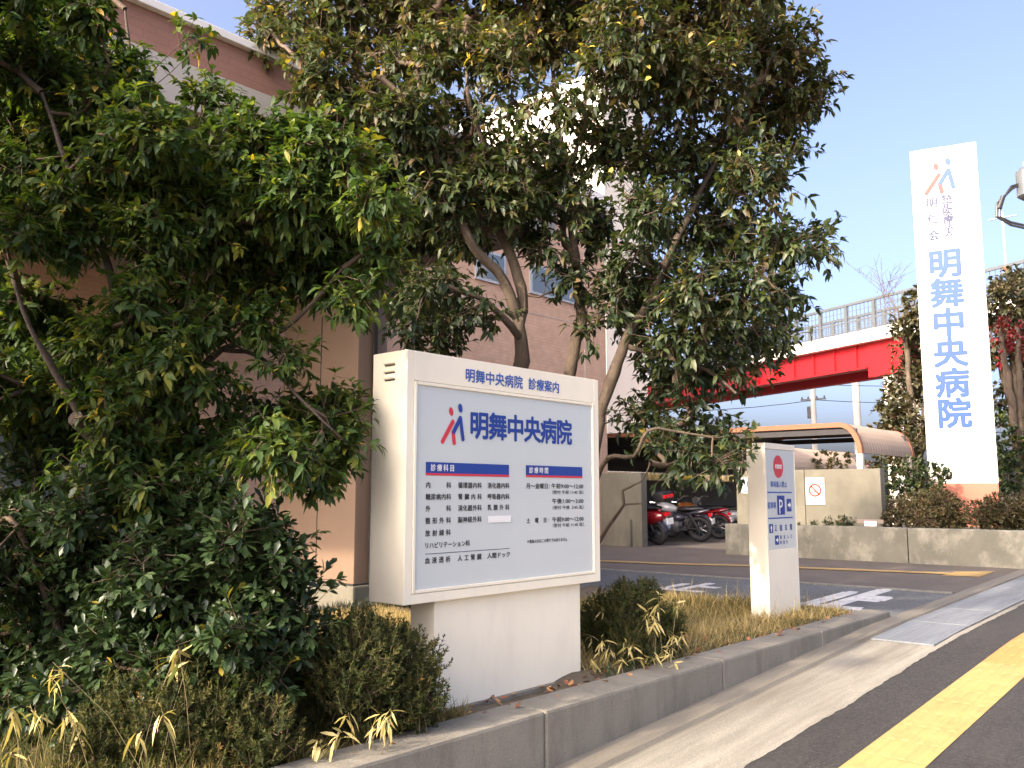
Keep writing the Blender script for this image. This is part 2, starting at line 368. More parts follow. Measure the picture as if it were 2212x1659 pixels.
CENTRE_LIMBS = [[(5.375,4.412,0.321,0.08),(5.326,4.468,1.439,0.068),(5.241,4.489,2.338,0.06),(5.23,4.502,2.669,0.056),(5.222,4.51,2.929,0.0544)],[(5.222,4.51,2.929,0.048),(5.058,4.545,3.242,0.044),(4.877,4.6,3.383,0.04),(4.71,4.639,3.593,0.036),(4.673,4.68,3.777,0.032),(4.54,4.832,4.298,0.024),(4.464,4.919,4.867,0.0144)],[(5.222,4.51,2.929,0.0464),(5.28,4.52,3.128,0.044),(5.244,4.637,3.522,0.04),(5.169,4.722,3.794,0.036),(5.191,4.849,4.384,0.0256),(5.158,5.037,4.96,0.0176),(5.156,5.04,5.547,0.012)],[(5.232,4.499,2.743,0.032),(4.996,4.465,2.89,0.0272),(4.732,4.462,3.009,0.0224),(4.535,4.535,3.056,0.016),(4.341,4.604,3.119,0.0096)],[(5.433,4.422,0.381,0.068),(5.537,4.38,1.801,0.056),(5.646,4.331,2.55,0.0496),(5.786,4.323,3.028,0.044),(5.763,4.349,3.499,0.04),(5.795,4.464,4.175,0.0336),(5.745,4.521,4.755,0.024),(5.708,4.563,5.431,0.016)],[(5.763,4.349,3.499,0.0336),(5.688,4.435,3.738,0.0304),(5.9,4.345,4.258,0.024),(6.158,4.203,4.799,0.0176),(6.325,4.012,5.397,0.012)],[(5.795,4.464,4.175,0.024),(5.81,4.296,4.752,0.0176),(5.84,4.261,5.42,0.012)],[(5.456,4.396,0.312,0.068),(5.572,4.112,1.617,0.056),(5.673,3.997,2.338,0.048),(5.773,3.884,2.725,0.044),(5.983,3.796,3.101,0.0336),(6.226,3.671,3.629,0.0272),(6.503,3.507,4.221,0.0208),(6.697,3.286,4.877,0.0144)],[(5.983,3.796,3.101,0.0272),(6.182,3.569,3.215,0.0224),(6.338,3.24,3.267,0.016),(6.586,2.958,3.418,0.0112)],[(5.773,3.884,2.725,0.024),(5.878,3.612,2.617,0.02),(6.023,3.295,2.494,0.0144),(6.068,3.093,2.305,0.0096)],[(5.535,4.154,1.369,0.0272),(5.399,3.855,1.768,0.0192),(5.385,3.719,1.833,0.0168),(5.394,3.557,1.828,0.0152),(5.373,3.429,2.005,0.012),(5.482,3.306,2.005,0.0088),(5.677,3.084,1.956,0.008)],[(5.371,3.886,1.175,0.016),(5.358,3.75,1.347,0.0128),(5.338,3.621,1.481,0.0112),(5.334,3.625,1.58,0.0096),(5.421,3.527,1.646,0.0072),(5.466,3.475,1.779,0.0048)],[(5.338,3.621,1.481,0.0072),(5.419,3.529,1.488,0.0048)]]
LEFT_CLUMPS = [(1.75,5.2,4.19,0.2),(1.77,4.64,3.76,0.23),(1.7,4.98,3.66,0.26),(1.57,3.99,3.72,0.12),(1.85,4.23,3.44,0.21),(1.82,3.78,3.19,0.17),(1.89,4.87,3.4,0.27),(1.49,4.41,3.05,0.17),(2.1,3.97,3.81,0.05),(2.45,4.49,3.8,0.1),(2.47,4.22,3.62,0.08),(2.43,4.47,3.4,0.22),(2.29,3.76,3.23,0.16),(2.04,4.1,3.03,0.22),(1.99,4.56,3.1,0.19),(2.42,3.65,3.29,0.15),(2.42,3.34,3.18,0.14),(2.6,3.32,3.14,0.14),(2.49,3.01,2.88,0.11),(2.41,3.5,2.99,0.19),(2.63,4.26,3.11,0.23),(2.95,3.84,3.05,0.2),(2.85,3.4,2.79,0.1),(2.2,3.93,2.85,0.18),(1.98,3.91,2.72,0.11),(1.44,4.11,2.71,0.12),(1.67,4.15,2.77,0.1),(2.67,3.87,2.79,0.16),(2.86,3.79,2.71,0.15),(2.6,3.25,2.44,0.09),(2.61,3.94,2.64,0.11),(2.49,4.06,2.71,0.1),(2.87,3.5,2.66,0.09),(1.67,4.81,2.37,0.16),(1.85,4.76,2.44,0.17),(1.82,4.14,2.26,0.17),(2.15,4.34,2.38,0.18),(2.03,3.76,2.33,0.1),(1.7,4.48,2.08,0.17),(2.0,4.61,2.1,0.17),(2.15,4.31,2.09,0.17),(2.06,3.75,2.08,0.12),(2.76,4.04,1.99,0.12),(2.7,3.62,1.87,0.14),(2.73,3.47,1.78,0.09),(2.14,3.19,1.73,0.12),(2.6,3.56,1.66,0.11),(2.2,3.52,1.78,0.1),(2.79,3.55,1.97,0.08),(2.21,3.86,1.79,0.11),(2.49,4.13,2.01,0.07),(2.21,4.17,1.87,0.1),(2.79,3.76,2.05,0.08),(1.6,4.09,2.91,0.09),(1.58,4.11,2.7,0.08),(1.89,3.91,2.81,0.12),(1.89,3.91,2.62,0.1),(1.76,4.06,3.15,0.13),(2.2,3.86,2.37,0.09),(2.35,3.69,2.39,0.1),(2.44,3.58,2.24,0.08),(1.78,3.88,1.69,0.12),(1.89,3.75,1.57,0.12),(1.69,3.98,1.61,0.1),(1.78,3.89,1.84,0.11),(1.95,3.84,2.12,0.13),(1.76,3.91,1.98,0.1),(2.09,3.68,1.61,0.1),(1.86,3.94,2.33,0.1),(1.51,4.47,3.65,0.15),(1.96,4.45,3.77,0.14),(1.92,4.65,3.35,0.17),(2.34,4.33,3.11,0.17),(2.27,3.6,3.02,0.13),(2.79,3.84,3.14,0.15),(2.5,4.21,2.89,0.15),(2.52,3.89,2.91,0.14),(2.86,3.97,2.95,0.15),(3.02,3.76,2.89,0.11),(1.98,4.21,2.92,0.16),(1.71,4.54,3.02,0.13),(1.81,3.82,2.44,0.09),(2.35,4.32,2.6,0.11),(2.58,4.23,2.63,0.11),(1.57,4.61,2.51,0.09),(1.72,4.8,2.23,0.14),(1.91,4.63,2.23,0.14),(2.09,4.45,2.24,0.14),(1.92,3.7,2.14,0.12),(2.12,4.49,1.95,0.14),(1.84,4.48,1.87,0.14),(1.73,4.75,1.9,0.14),(2.04,3.98,1.75,0.13),(2.47,3.84,1.87,0.1),(2.69,3.84,1.83,0.14),(2.72,3.57,1.71,0.1),(1.79,4.77,4.42,0.26),(1.28,4.2,3.89,0.21),(1.18,4.53,3.62,0.26),(1.27,4.89,3.18,0.31),(1.41,5.09,2.6,0.3),(1.28,4.51,2.0,0.25)]
SIDE_CLUMPS = [(0.55,3.75,2.35,0.34),(0.5,3.9,2.95,0.36),(0.25,3.7,3.45,0.36),(0.75,3.8,2.75,0.32),(0.1,3.85,3.15,0.36),(0.9,3.6,2.25,0.28),(0.6,3.55,3.1,0.3),(0.2,4.2,3.3,0.4),(0.0,4.0,3.9,0.4)]  # not surveyed: unseen tree added to shade the sign's left side
SIDE_LIMBS = [[(0.25,4.15,0.3,0.07),(0.25,4.1,1.6,0.055),(0.3,3.95,2.6,0.04),(0.35,3.9,3.3,0.02)],[(0.25,4.1,1.6,0.04),(0.6,3.8,2.3,0.025),(0.8,3.7,2.6,0.012)]]
LEFT_LIMBS = [[(1.968,4.123,0.524,0.0612),(1.959,4.133,1.167,0.051),(1.94,4.156,1.595,0.0442),(1.873,4.156,1.745,0.0422),(1.782,4.183,1.85,0.0394),(1.698,4.128,1.901,0.0354)],[(1.94,4.156,1.595,0.034),(2.027,4.207,2.022,0.0313),(2.111,4.264,2.553,0.0286),(2.084,4.294,2.891,0.0231),(2.031,4.355,3.31,0.0163),(1.981,4.412,3.842,0.0095),(1.955,4.441,4.1,0.0054)],[(2.027,4.207,2.022,0.0245),(1.894,4.207,2.371,0.0218),(1.818,4.143,2.619,0.0177),(1.651,4.181,2.993,0.0122),(1.532,4.317,3.449,0.0082)],[(2.111,4.264,2.553,0.0204),(2.197,4.014,2.861,0.0163),(2.335,3.706,3.065,0.0116),(2.483,3.386,3.121,0.0068)],[(1.94,4.156,1.595,0.0272),(2.197,4.166,2.033,0.0231),(2.396,4.091,2.296,0.019),(2.521,3.949,2.344,0.015),(2.586,3.723,2.433,0.0109),(2.674,3.471,2.671,0.0068)],[(2.396,4.091,2.296,0.0136),(2.467,3.859,2.244,0.0095),(2.475,3.546,2.034,0.0068),(2.595,3.41,1.857,0.0048)],[(1.782,4.183,1.85,0.0204),(1.631,4.204,2.118,0.0163),(1.499,4.203,2.313,0.0109),(1.431,4.281,2.61,0.0068)],[(1.959,4.133,1.167,0.0272),(2.189,4.023,1.595,0.0204),(2.306,3.738,1.791,0.0136),(2.422,3.455,1.743,0.0068)]]
PITT_CLUMPS = [(1.69,4.51,1.71,0.13),(1.63,4.52,1.44,0.2),(1.6,3.84,1.49,0.12),(1.93,3.99,1.49,0.15),(1.99,3.61,1.51,0.14),(2.06,3.32,1.44,0.14),(2.21,3.26,1.32,0.13),(2.35,3.31,1.15,0.1),(2.18,3.35,1.16,0.15),(2.03,3.53,1.24,0.17),(1.81,3.59,1.25,0.17),(1.81,4.11,1.2,0.19),(1.62,4.23,1.16,0.19),(1.64,4.49,0.85,0.18),(1.77,4.31,0.9,0.17),(1.82,3.83,0.96,0.18),(2.24,4.15,0.88,0.21),(2.03,3.3,0.99,0.15),(2.34,3.44,0.94,0.14),(2.35,3.27,1.0,0.07),(1.62,4.26,0.68,0.15),(1.65,3.87,0.77,0.12),(1.82,4.54,0.74,0.16),(1.83,3.97,0.81,0.15),(1.85,3.55,0.86,0.14),(2.23,3.81,0.77,0.15),(2.15,3.28,0.85,0.12),(1.84,4.17,1.01,0.17),(1.93,3.82,1.07,0.17),(2.18,3.83,1.04,0.17),(2.47,3.96,1.19,0.16),(2.53,3.72,1.02,0.14),(1.68,4.2,1.3,0.17),(1.97,4.35,1.33,0.16),(2.11,3.98,1.34,0.15),(2.14,3.62,1.39,0.13),(1.35,4.24,1.3,0.24),(1.5,4.62,0.86,0.24)]
PITT_LIMBS = [[(1.985,3.952,0.469,0.0272),(1.958,3.983,0.869,0.0204),(1.93,4.015,1.279,0.0136),(1.907,4.041,1.53,0.0082)],[(1.985,3.952,0.469,0.0204),(2.136,3.781,0.91,0.015),(2.265,3.634,1.238,0.0095)],[(1.985,3.952,0.469,0.0204),(1.722,4.1,0.886,0.015),(1.557,4.136,1.293,0.0095)],[(2.062,4.017,0.443,0.017),(2.388,3.645,0.77,0.0122),(2.495,3.524,1.061,0.0068)]]
MAPLE_CLUMPS = [(22.16,6.79,5.52,0.39),(23.12,6.89,5.08,0.46),(23.0,7.06,4.27,0.52),(21.96,7.15,3.51,0.44),(21.67,6.7,3.24,0.54),(22.49,7.41,2.87,0.46),(20.91,6.5,2.45,0.47),(21.44,6.23,5.9,0.42),(22.49,6.41,5.41,0.44),(22.63,6.41,4.29,0.56)]
EVERGREEN_CLUMPS = [(22.76,4.82,6.13,0.53),(24.18,4.69,6.7,0.5),(24.95,4.6,5.76,0.68),(23.33,4.88,5.57,0.43),(23.78,4.54,4.69,0.65),(23.68,4.04,6.17,0.64),(22.97,5.04,4.87,0.43),(24.75,5.08,4.04,0.52),(23.77,4.4,3.79,0.65),(25.46,4.23,5.08,0.69)]
HEDGE_CLUMPS = [(21.66,4.76,3.03,0.36),(21.55,4.4,2.61,0.5),(21.02,4.5,2.01,0.44),(22.08,4.38,1.82,0.51),(21.77,4.0,2.7,0.6),(21.07,4.68,2.21,0.3)]
REDLEAF_CLUMPS = [(21.35,4.57,5.03,0.28),(22.11,4.51,4.97,0.26),(21.79,4.28,4.65,0.25),(21.59,4.26,5.08,0.2),(21.54,4.55,4.54,0.2),(21.56,4.09,4.8,0.3)]
WALLSHRUB_CLUMPS = [(16.14,5.28,1.85,0.29),(16.27,5.0,1.93,0.28),(16.37,4.77,1.81,0.31),(16.38,5.13,1.61,0.33),(16.21,5.36,1.49,0.29),(16.36,4.57,1.96,0.18),(16.71,4.56,1.85,0.12),(16.32,4.81,1.53,0.28)]
AZALEA_A = [(15.21,4.92,1.27,0.29),(15.37,4.64,1.34,0.32),(15.37,4.32,1.38,0.32),(15.52,4.16,1.23,0.29),(15.12,4.55,1.16,0.32),(15.7,4.39,1.15,0.31),(14.86,4.93,1.16,0.19)]
AZALEA_B = [(15.26,3.69,1.25,0.28),(15.38,3.46,1.32,0.29),(15.66,3.26,1.28,0.31),(15.4,3.54,1.14,0.28),(15.69,3.31,1.1,0.29),(15.55,2.99,1.25,0.3)]
CREEPER = [(14.47,6.03,1.07,0.08),(14.53,5.82,1.09,0.11),(14.73,5.67,1.12,0.12),(14.82,5.51,1.11,0.11),(14.18,6.22,1.07,0.07),(14.07,6.41,1.06,0.05)]
CON_A = [(1.75,3.61,0.67,0.2),(1.87,3.43,0.71,0.22),(2.05,3.35,0.69,0.22),(2.13,3.21,0.62,0.17),(1.64,3.6,0.58,0.17),(1.81,3.48,0.55,0.2),(1.97,3.35,0.54,0.2),(2.15,3.29,0.52,0.16),(1.97,3.48,0.78,0.16)]
CON_B = [(2.54,3.5,0.77,0.22),(2.59,3.2,0.84,0.24),(2.87,3.23,0.75,0.25),(2.86,3.08,0.67,0.15),(2.65,3.38,0.89,0.15),(2.82,3.25,0.88,0.13),(2.61,3.45,0.56,0.2),(2.72,3.25,0.57,0.22),(2.92,3.22,0.54,0.16),(2.67,3.27,0.94,0.11),(2.46,3.52,0.65,0.13)]
CON_C = [(5.22,3.66,0.71,0.22),(5.11,3.4,0.78,0.22),(5.22,3.33,0.68,0.16),(5.19,3.69,0.49,0.2),(5.06,3.37,0.54,0.22),(5.28,3.59,0.87,0.13),(5.38,3.39,0.5,0.13),(5.33,3.28,0.69,0.15),(5.28,3.26,0.54,0.13),(5.12,3.73,0.68,0.18),(5.41,3.48,0.87,0.13)]
FARBUSH = [(23.65,9.66,2.38,0.32),(24.24,9.5,2.46,0.32),(24.56,9.24,2.4,0.28),(23.83,9.99,2.27,0.28),(24.76,8.68,2.39,0.25),(24.74,8.44,2.26,0.25),(25.44,8.3,2.34,0.28),(25.93,8.08,2.28,0.32)]
BAMBOO = [('pale straw bamboo tuft at far left in front of the dark glossy shrub', (1.444, 3.538, 0.45), 0.14, 7, 0.36, 1, (0, 0), (0.05, 0.11)), ('pale bamboo leaves sprouting above the left conifer', (1.708, 3.284, 0.45), 0.2, 7, 0.55, 2, (0, 0), (0.05, 0.11)), ('yellow bamboo sprig in front of the pedestal side conifer', (2.534, 3.056, 0.45), 0.07, 5, 0.24, 3, (-0.05, -0.1), (0.05, 0.1)), ('small bamboo sprig at the kerb below the pedestal side conifer', (2.344, 3.089, 0.45), 0.08, 4, 0.12, 4, (0, 0), (0.05, 0.1)), ('straw bamboo leaves at the right foot of the pedestal', (4.731, 3.326, 0.45), 0.16, 9, 0.2, 5, (0, 0), (0.05, 0.1)), ('tall straw bamboo stems on the right side of the right conifer', (5.021, 3.148, 0.45), 0.12, 8, 0.46, 6, (0, 0), (0.05, 0.1)), ('yellow bamboo spray in the grass beside the right conifer', (5.223, 3.146, 0.45), 0.08, 5, 0.22, 7, (0, 0), (0.05, 0.09)), ('pale bamboo sprig at the upper left of the right conifer', (5.122, 3.715, 0.45), 0.06, 3, 0.55, 8, (0, 0), (0.07, 0.12)), ('low bamboo leaves spilling over the kerb near the small conifer', (4.962, 3.064, 0.45), 0.12, 5, 0.1, 9, (0, 0), (0.05, 0.09))]
# ------------------------------------------------------------------ lettering
_gc = {}
def text_geo(s, bold=.0):
    key = (s, bold)
    if key not in _gc:
        cu = bpy.data.curves.new('lettering', 'FONT')
        cu.body = s; cu.size = 1; cu.resolution_u = 2
        cu.dimensions = '2D'; cu.fill_mode = 'FRONT'
        o = bpy.data.objects.new('lettering', cu); COL.objects.link(o)
        bpy.context.view_layer.update()
        me = bpy.data.meshes.new_from_object(o.evaluated_get(bpy.context.evaluated_depsgraph_get()))
        vs_ = np.array([v.co[:2] for v in me.vertices]) if len(me.vertices) else np.zeros((0, 2))
        _gc[key] = (vs_, [tuple(p.vertices) for p in me.polygons])
        bpy.data.objects.remove(o); bpy.data.curves.remove(cu); bpy.data.meshes.remove(me)
    return _gc[key]

class Sheet:
    "flat print on a face: origin o, axes ex (right) and ez (up), a hair in front along n"
    def __init__(s, o, ex, ez, n, eps=.0025):
        s.o, s.ex, s.ez, s.n, s.eps = Vector(o), Vector(ex).normalized(), Vector(ez).normalized(), Vector(n).normalized(), eps
        s.mb = MB()
    def P(s, u, w, k=1): return s.o + s.ex*u + s.ez*w + s.n*(s.eps*k)
    def put(s, geo, u0, w0, sx, sz, k=1, mi=0, bold=0.0):
        "strokes are thickened by laying shifted copies a hair apart"
        vs_, fs = geo
        n = 1 if bold <= 0 else (5 if bold < .024 else 9)
        for q in range(n):
            a = 2*math.pi*q/(n-1) if q else 0; r_ = bold if q else 0
            dx, dy = r_*math.cos(a+.4), r_*math.sin(a+.4)
            s.mb.add([s.P(u0 + (x+dx)*sx, w0 + (y+dy)*sz, k + .06*q) for x, y in vs_], fs, mi)
    def fit(s, t, u0, u1, wc, h, bold=.02, k=1, mi=0):
        vs_, fs = text_geo(t, bold)
        if not len(vs_): return
        a, b = vs_.min(0), vs_.max(0)
        sx = (u1-u0)/(b[0]-a[0]); sz = h/.92
        s.put(((vs_ - [a[0], .38]), fs), u0, wc, sx, sz, k, mi, bold)
    def spread(s, t, u0, u1, wc, h, cw=None, bold=.02, k=1, mi=0):
        cw = cw or h
        for i, ch in enumerate(t):
            uc = (u0 + cw/2) + ((u1-u0-cw)*i/(len(t)-1) if len(t) > 1 else 0)
            vs_, fs = text_geo(ch, bold)
            s.put((vs_ - [.5, .38], fs), uc, wc, cw/.95, h/.92, k, mi, bold)
    def rect(s, u0, u1, w0, w1, k=1, mi=0):
        s.mb.add([s.P(u0, w0, k), s.P(u1, w0, k), s.P(u1, w1, k), s.P(u0, w1, k)], [(0, 1, 2, 3)], mi)
    def poly(s, pts, k=1, mi=0):
        s.mb.add([s.P(u, w, k) for u, w in pts], [tuple(range(len(pts)))], mi)
    def capsule(s, a, b, r, k=1, mi=0, n=10, sx=1.0):
        a, b = np.array(a, float), np.array(b, float)
        t = math.atan2(b[1]-a[1], b[0]-a[0]); pts = []
        for i in range(n+1):
            q = t + math.pi/2 + math.pi*i/n; pts.append((a[0]+r*sx*math.cos(q), a[1]+r*math.sin(q)))
        for i in range(n+1):
            q = t - math.pi/2 + math.pi*i/n; pts.append((b[0]+r*sx*math.cos(q), b[1]+r*math.sin(q)))
        s.poly(pts, k, mi)
    def ellipse(s, c, ra, rb, rot=0, k=1, mi=0, n=28):
        s.poly([(c[0]+ra*math.cos(t)*math.cos(rot)-rb*math.sin(t)*math.sin(rot), c[1]+ra*math.cos(t)*math.sin(rot)+rb*math.sin(t)*math.cos(rot)) for t in [2*math.pi*i/n for i in range(n)]], k, mi)
    def ring(s, c, r0, r1, k=1, mi=0, n=36):
        for i in range(n):
            t, u = 2*math.pi*i/n, 2*math.pi*(i+1)/n
            s.poly([(c[0]+r0*math.cos(t), c[1]+r0*math.sin(t)), (c[0]+r1*math.cos(t), c[1]+r1*math.sin(t)), (c[0]+r1*math.cos(u), c[1]+r1*math.sin(u)), (c[0]+r0*math.cos(u), c[1]+r0*math.sin(u))], k, mi)
    def build(s, name, m, parent): return s.mb.build(name, m, parent)

def emblem(sh, cu, cw, S, mr=0, mb_=1):
    "two striding figures, red behind blue; S = height"
    q = lambda x, y: (cu + (x - 822)/290*S*1.30, cw - (y - 607)/290*S)
    r = .058*S
    sh.capsule(q(826, 596), q(750, 738), r, 1, mr); sh.capsule(q(828, 668), q(837, 742), r, 1.3, mr)
    sh.ellipse(q(813, 525), .072*S, .105*S, R(14), 1, mr)
    sh.capsule(q(881, 566), q(832, 664), r, 2, mb_); sh.capsule(q(881, 566), q(902, 712), r*.95, 2.3, mb_)
    sh.ellipse(q(881, 495), .072*S, .110*S, R(14), 2, mb_)

# ------------------------------------------------------------------ vegetation generators
def np_mesh(name, V, loops, totals, mat_, parent, tint=None, smooth=False):
    me = bpy.data.meshes.new(name)
    me.vertices.add(len(V)); me.vertices.foreach_set('co', np.ascontiguousarray(V, dtype=np.float32).ravel())
    me.loops.add(len(loops)); me.loops.foreach_set('vertex_index', np.ascontiguousarray(loops, dtype=np.int32))
    me.polygons.add(len(totals))
    st = np.zeros(len(totals), np.int32); st[1:] = np.cumsum(totals)[:-1]
    me.polygons.foreach_set('loop_start', st); me.polygons.foreach_set('loop_total', np.ascontiguousarray(totals, dtype=np.int32))
    me.update(calc_edges=True)
    if tint is not None:
        a = me.attributes.new('tint', 'FLOAT', 'POINT'); a.data.foreach_set('value', np.ascontiguousarray(tint, dtype=np.float32))
    if smooth: me.polygons.foreach_set('use_smooth', np.ones(len(totals), bool))
    return link_mesh(name, me, mat_, parent)

def norm(a): return a / np.maximum(np.linalg.norm(a, axis=1, keepdims=True), 1e-9)

def leaf_mesh(name, P, D, N, Ln, Wd, droop, tint, mat_, parent, fold=.25, obov=False):
    n = len(P); D = norm(D)
    S = norm(np.cross(D, N)); N = np.cross(S, D)
    ts = np.array([0, .33, .33, .33, .70, .70, .70, 1.0])
    w1, w2 = (.62, 1.0) if obov else (1.0, .78)
    ws = np.array([0, -w1, 0, w1, -w2, 0, w2, 0]) * .5
    zs = np.array([0, 1, 0, 1, 1, 0, 1, 0.0])
    t = ts[None, :, None]
    V = P[:, None, :] + D[:, None, :]*t*Ln[:, None, None] + S[:, None, :]*(ws[None, :, None]*Wd[:, None, None]) \
        + N[:, None, :]*((zs*fold)[None, :, None]*Wd[:, None, None]*.5 - (droop*Ln)[:, None, None]*t**2)
    V[:, :, 2] -= (droop*Ln)[:, None]*(ts**2)[None, :]*.6
    pat = np.array([0,1,2, 0,2,3, 1,4,5,2, 2,5,6,3, 4,7,5, 5,7,6]); tot = np.array([3, 3, 4, 4, 3, 3])
    loops = (np.arange(n)[:, None]*8 + pat[None, :]).ravel()
    return np_mesh(name, V.reshape(-1, 3), loops, np.tile(tot, n), mat_, parent, np.repeat(tint, 8), True)

def blade_mesh(name, P, D, Ln, Wd, bend, tint, mat_, parent, rng):
    n = len(P); D = norm(D)
    S = norm(np.cross(D, norm(rng.normal(size=(n, 3)))))
    B = norm(np.cross(S, D))
    ts = np.array([0, 0, .55, .55, 1.0]); ws = np.array([-.5, .5, -.42, .42, 0])
    V = P[:, None, :] + D[:, None, :]*(ts[None, :, None]*Ln[:, None, None]) + S[:, None, :]*(ws[None, :, None]*Wd[:, None, None]) + B[:, None, :]*((bend*Ln)[:, None, None]*(ts**2)[None, :, None])
    pat = np.array([0, 1, 3, 2, 2, 3, 4]); tot = np.array([4, 3])
    loops = (np.arange(n)[:, None]*5 + pat[None, :]).ravel()
    return np_mesh(name, V.reshape(-1, 3), loops, np.tile(tot, n), mat_, parent, np.repeat(tint, 5), True)

def seg_mesh(name, A, B, ra, rb, mat_, parent, k=5):
    n = len(A); d = norm(B - A)
    h = np.where(np.abs(d[:, 2:3]) > .9, np.array([[1., 0, 0]]), np.array([[0, 0, 1.]]))
    u = norm(np.cross(d, h)); w = np.cross(d, u)
    an = 2*np.pi*np.arange(k)/k
    ring = u[:, None, :]*np.cos(an)[None, :, None] + w[:, None, :]*np.sin(an)[None, :, None]
    V = np.concatenate([A[:, None, :] + ring*ra[:, None, None], B[:, None, :] + ring*rb[:, None, None]], axis=1)
    i = np.arange(k); j = (i+1) % k
    pat = np.stack([i, j, j+k, i+k], 1).ravel()
    loops = (np.arange(n)[:, None]*2*k + pat[None, :]).ravel()
    return np_mesh(name, V.reshape(-1, 3), loops, np.full(n*k, 4), mat_, parent, None, True)

def limb_poly(pts, step=.07):
    "smooth, slightly crooked polyline through the given points"
    pts = np.array(pts, float); n = len(pts)
    out = []
    for i in range(n-1):
        p0, p1, p2, p3 = pts[max(i-1, 0)], pts[i], pts[i+1], pts[min(i+2, n-1)]
        m = max(2, int(np.linalg.norm(p2[:3]-p1[:3])/step))
        for q in range(m):
            t = q/m
            c = .5*((2*p1) + (-p0+p2)*t + (2*p0-5*p1+4*p2-p3)*t*t + (-p0+3*p1-3*p2+p3)*t**3)
            c[3] = p1[3]*(1-t) + p2[3]*t
            out.append(c)
    out.append(pts[-1])
    return np.array(out)

def plant_tree(root, limbs, clumps, dens, rng, leaf, bark, twig, lm, name_t='trunk', nleaf=7, LL=(.09, .125), WW=.40, droop=.25, updir=.35, tintf=None, obov=False, outer=.55, crown='crown', r0=.0023, sub=3, subr=(.05, .13), fold=.25):
    "limbs: hand-set stems; clumps: (x, y, z, r) foliage masses; twigs grow from the limbs into the masses and end in leaf sprays"
    nodes, par, minr = [], [], []
    mb = MB()
    for li, l in enumerate(limbs):
        pl = limb_poly(l)
        wob = rng.normal(0, 1, (len(pl), 3)); wob = (wob + np.roll(wob, 1, 0) + np.roll(wob, 2, 0))/3
        pl[1:-1, :3] += wob[1:-1]*(pl[1:-1, 3:4]*.35)
        mb.tube(pl[:, :3].tolist(), (pl[:, 3]*(1 + rng.normal(0, .05, len(pl)))).tolist(), 9)
        start = len(nodes)
        for i, p in enumerate(pl):
            nodes.append(p[:3]); par.append(-1 if i == 0 else start+i-1); minr.append(p[3])
    nlimb = len(nodes)
    mb.build(name_t, bark, root, True)
    T, TC = [], []
    for cl_ in clumps:
        cx, cy, cz, r = cl_[:4]; f_ = cl_[4] if len(cl_) > 4 else 1
        k = max(3, int(dens*r*r*f_)); ou = outer if f_ == 1 else .15
        d = norm(rng.normal(size=(k, 3)))
        rad = r*(ou + (1-ou)*rng.random(k))*np.where(rng.random(k) < .18, rng.random(k), 1)
        p = np.array([cx, cy, cz]) + d*rad[:, None]*np.array([1, 1, .92])
        T.append(p); TC.append(np.repeat([[cx, cy, cz]], k, 0))
    T = np.concatenate(T); TC = np.concatenate(TC)
    NP = np.zeros((nlimb + len(T)*8 + 10, 3)); NP[:nlimb] = nodes
    par = list(par); cnt = nlimb
    # nearer targets first, so that outer twigs branch off inner ones
    d0 = np.array([np.min(np.linalg.norm(NP[:nlimb] - t, axis=1)) for t in T])
    order = np.argsort(d0 + rng.normal(0, .08, len(T)))
    tips, tipdir = [], []
    for oi in order:
        t = T[oi]
        dd = np.linalg.norm(NP[:cnt] - t, axis=1)
        q = int(np.argmin(dd)); d = dd[q]
        if d < .03: q = int(np.argsort(dd)[min(5, cnt-1)]); d = dd[q]
        k = int(min(8, max(1, round(d/.11))))
        a = NP[q]; v = t - a
        side = rng.normal(0, .10*d, 3); side[2] += -.06*d
        last = q
        for i in range(1, k+1):
            u = i/k
            NP[cnt] = a + v*u + side*math.sin(math.pi*u) + rng.normal(0, .008, 3)
            par.append(last); last = cnt; cnt += 1
        tips.append(last); tipdir.append(NP[last] - NP[par[last]])
    NP = NP[:cnt]; par = np.array(par)
    w = np.zeros(cnt); w[tips] = 1
    for i in range(cnt-1, nlimb-1, -1):
        if par[i] >= 0: w[par[i]] += w[i]
    idx = np.arange(nlimb, cnt)
    rad = r0*np.maximum(w, 1)**.42
    B = NP[idx]; A = NP[par[idx]]
    ra = np.where(par[idx] < nlimb, rad[idx], rad[par[idx]]); rb = rad[idx]
    seg_mesh('twigs', A, B, np.minimum(ra, rb*1.5), rb, twig, root, 4)
    # leaf sprays: on every twig end and on short side shoots around it
    tips = np.array(tips); td = norm(np.array(tipdir)); cen = TC[order]
    TP = [NP[tips]]; TD = [td]; CN = [cen]; SA, SB = [], []
    for q in range(sub):
        off_ = norm(td*.35 + rng.normal(size=td.shape)*.8)*(subr[0]+(subr[1]-subr[0])*rng.random(len(tips)))[:, None]
        st_ = NP[tips] - td*(rng.random(len(tips))*.09)[:, None]
        TP.append(NP[tips] + off_); TD.append(norm(NP[tips]+off_-st_)); CN.append(cen); SA.append(st_); SB.append(NP[tips]+off_)
    if sub:
        SA = np.concatenate(SA); SB = np.concatenate(SB)
        seg_mesh('side_shoots', SA, SB, np.full(len(SA), r0*.9), np.full(len(SA), r0*.6), twig, root, 3)
    TP = np.concatenate(TP); td = np.concatenate(TD); cen = np.concatenate(CN)
    n = len(TP); k = nleaf
    outw = norm(TP - cen + rng.normal(0, .02, (n, 3)))
    ax = norm(td*.7 + outw*.8 + np.array([0, 0, updir]))
    P = np.repeat(TP, k, 0); AX = np.repeat(ax, k, 0)
    back = np.tile(np.linspace(0, 1, k), n)*.09*rng.random(n*k)
    P = P - AX*back[:, None]
    rnd = norm(rng.normal(size=(n*k, 3)))
    perp = norm(rnd - AX*np.sum(rnd*AX, 1, keepdims=True))
    ang = .35 + .95*rng.random(n*k)
    D = norm(AX*np.cos(ang)[:, None] + perp*np.sin(ang)[:, None])
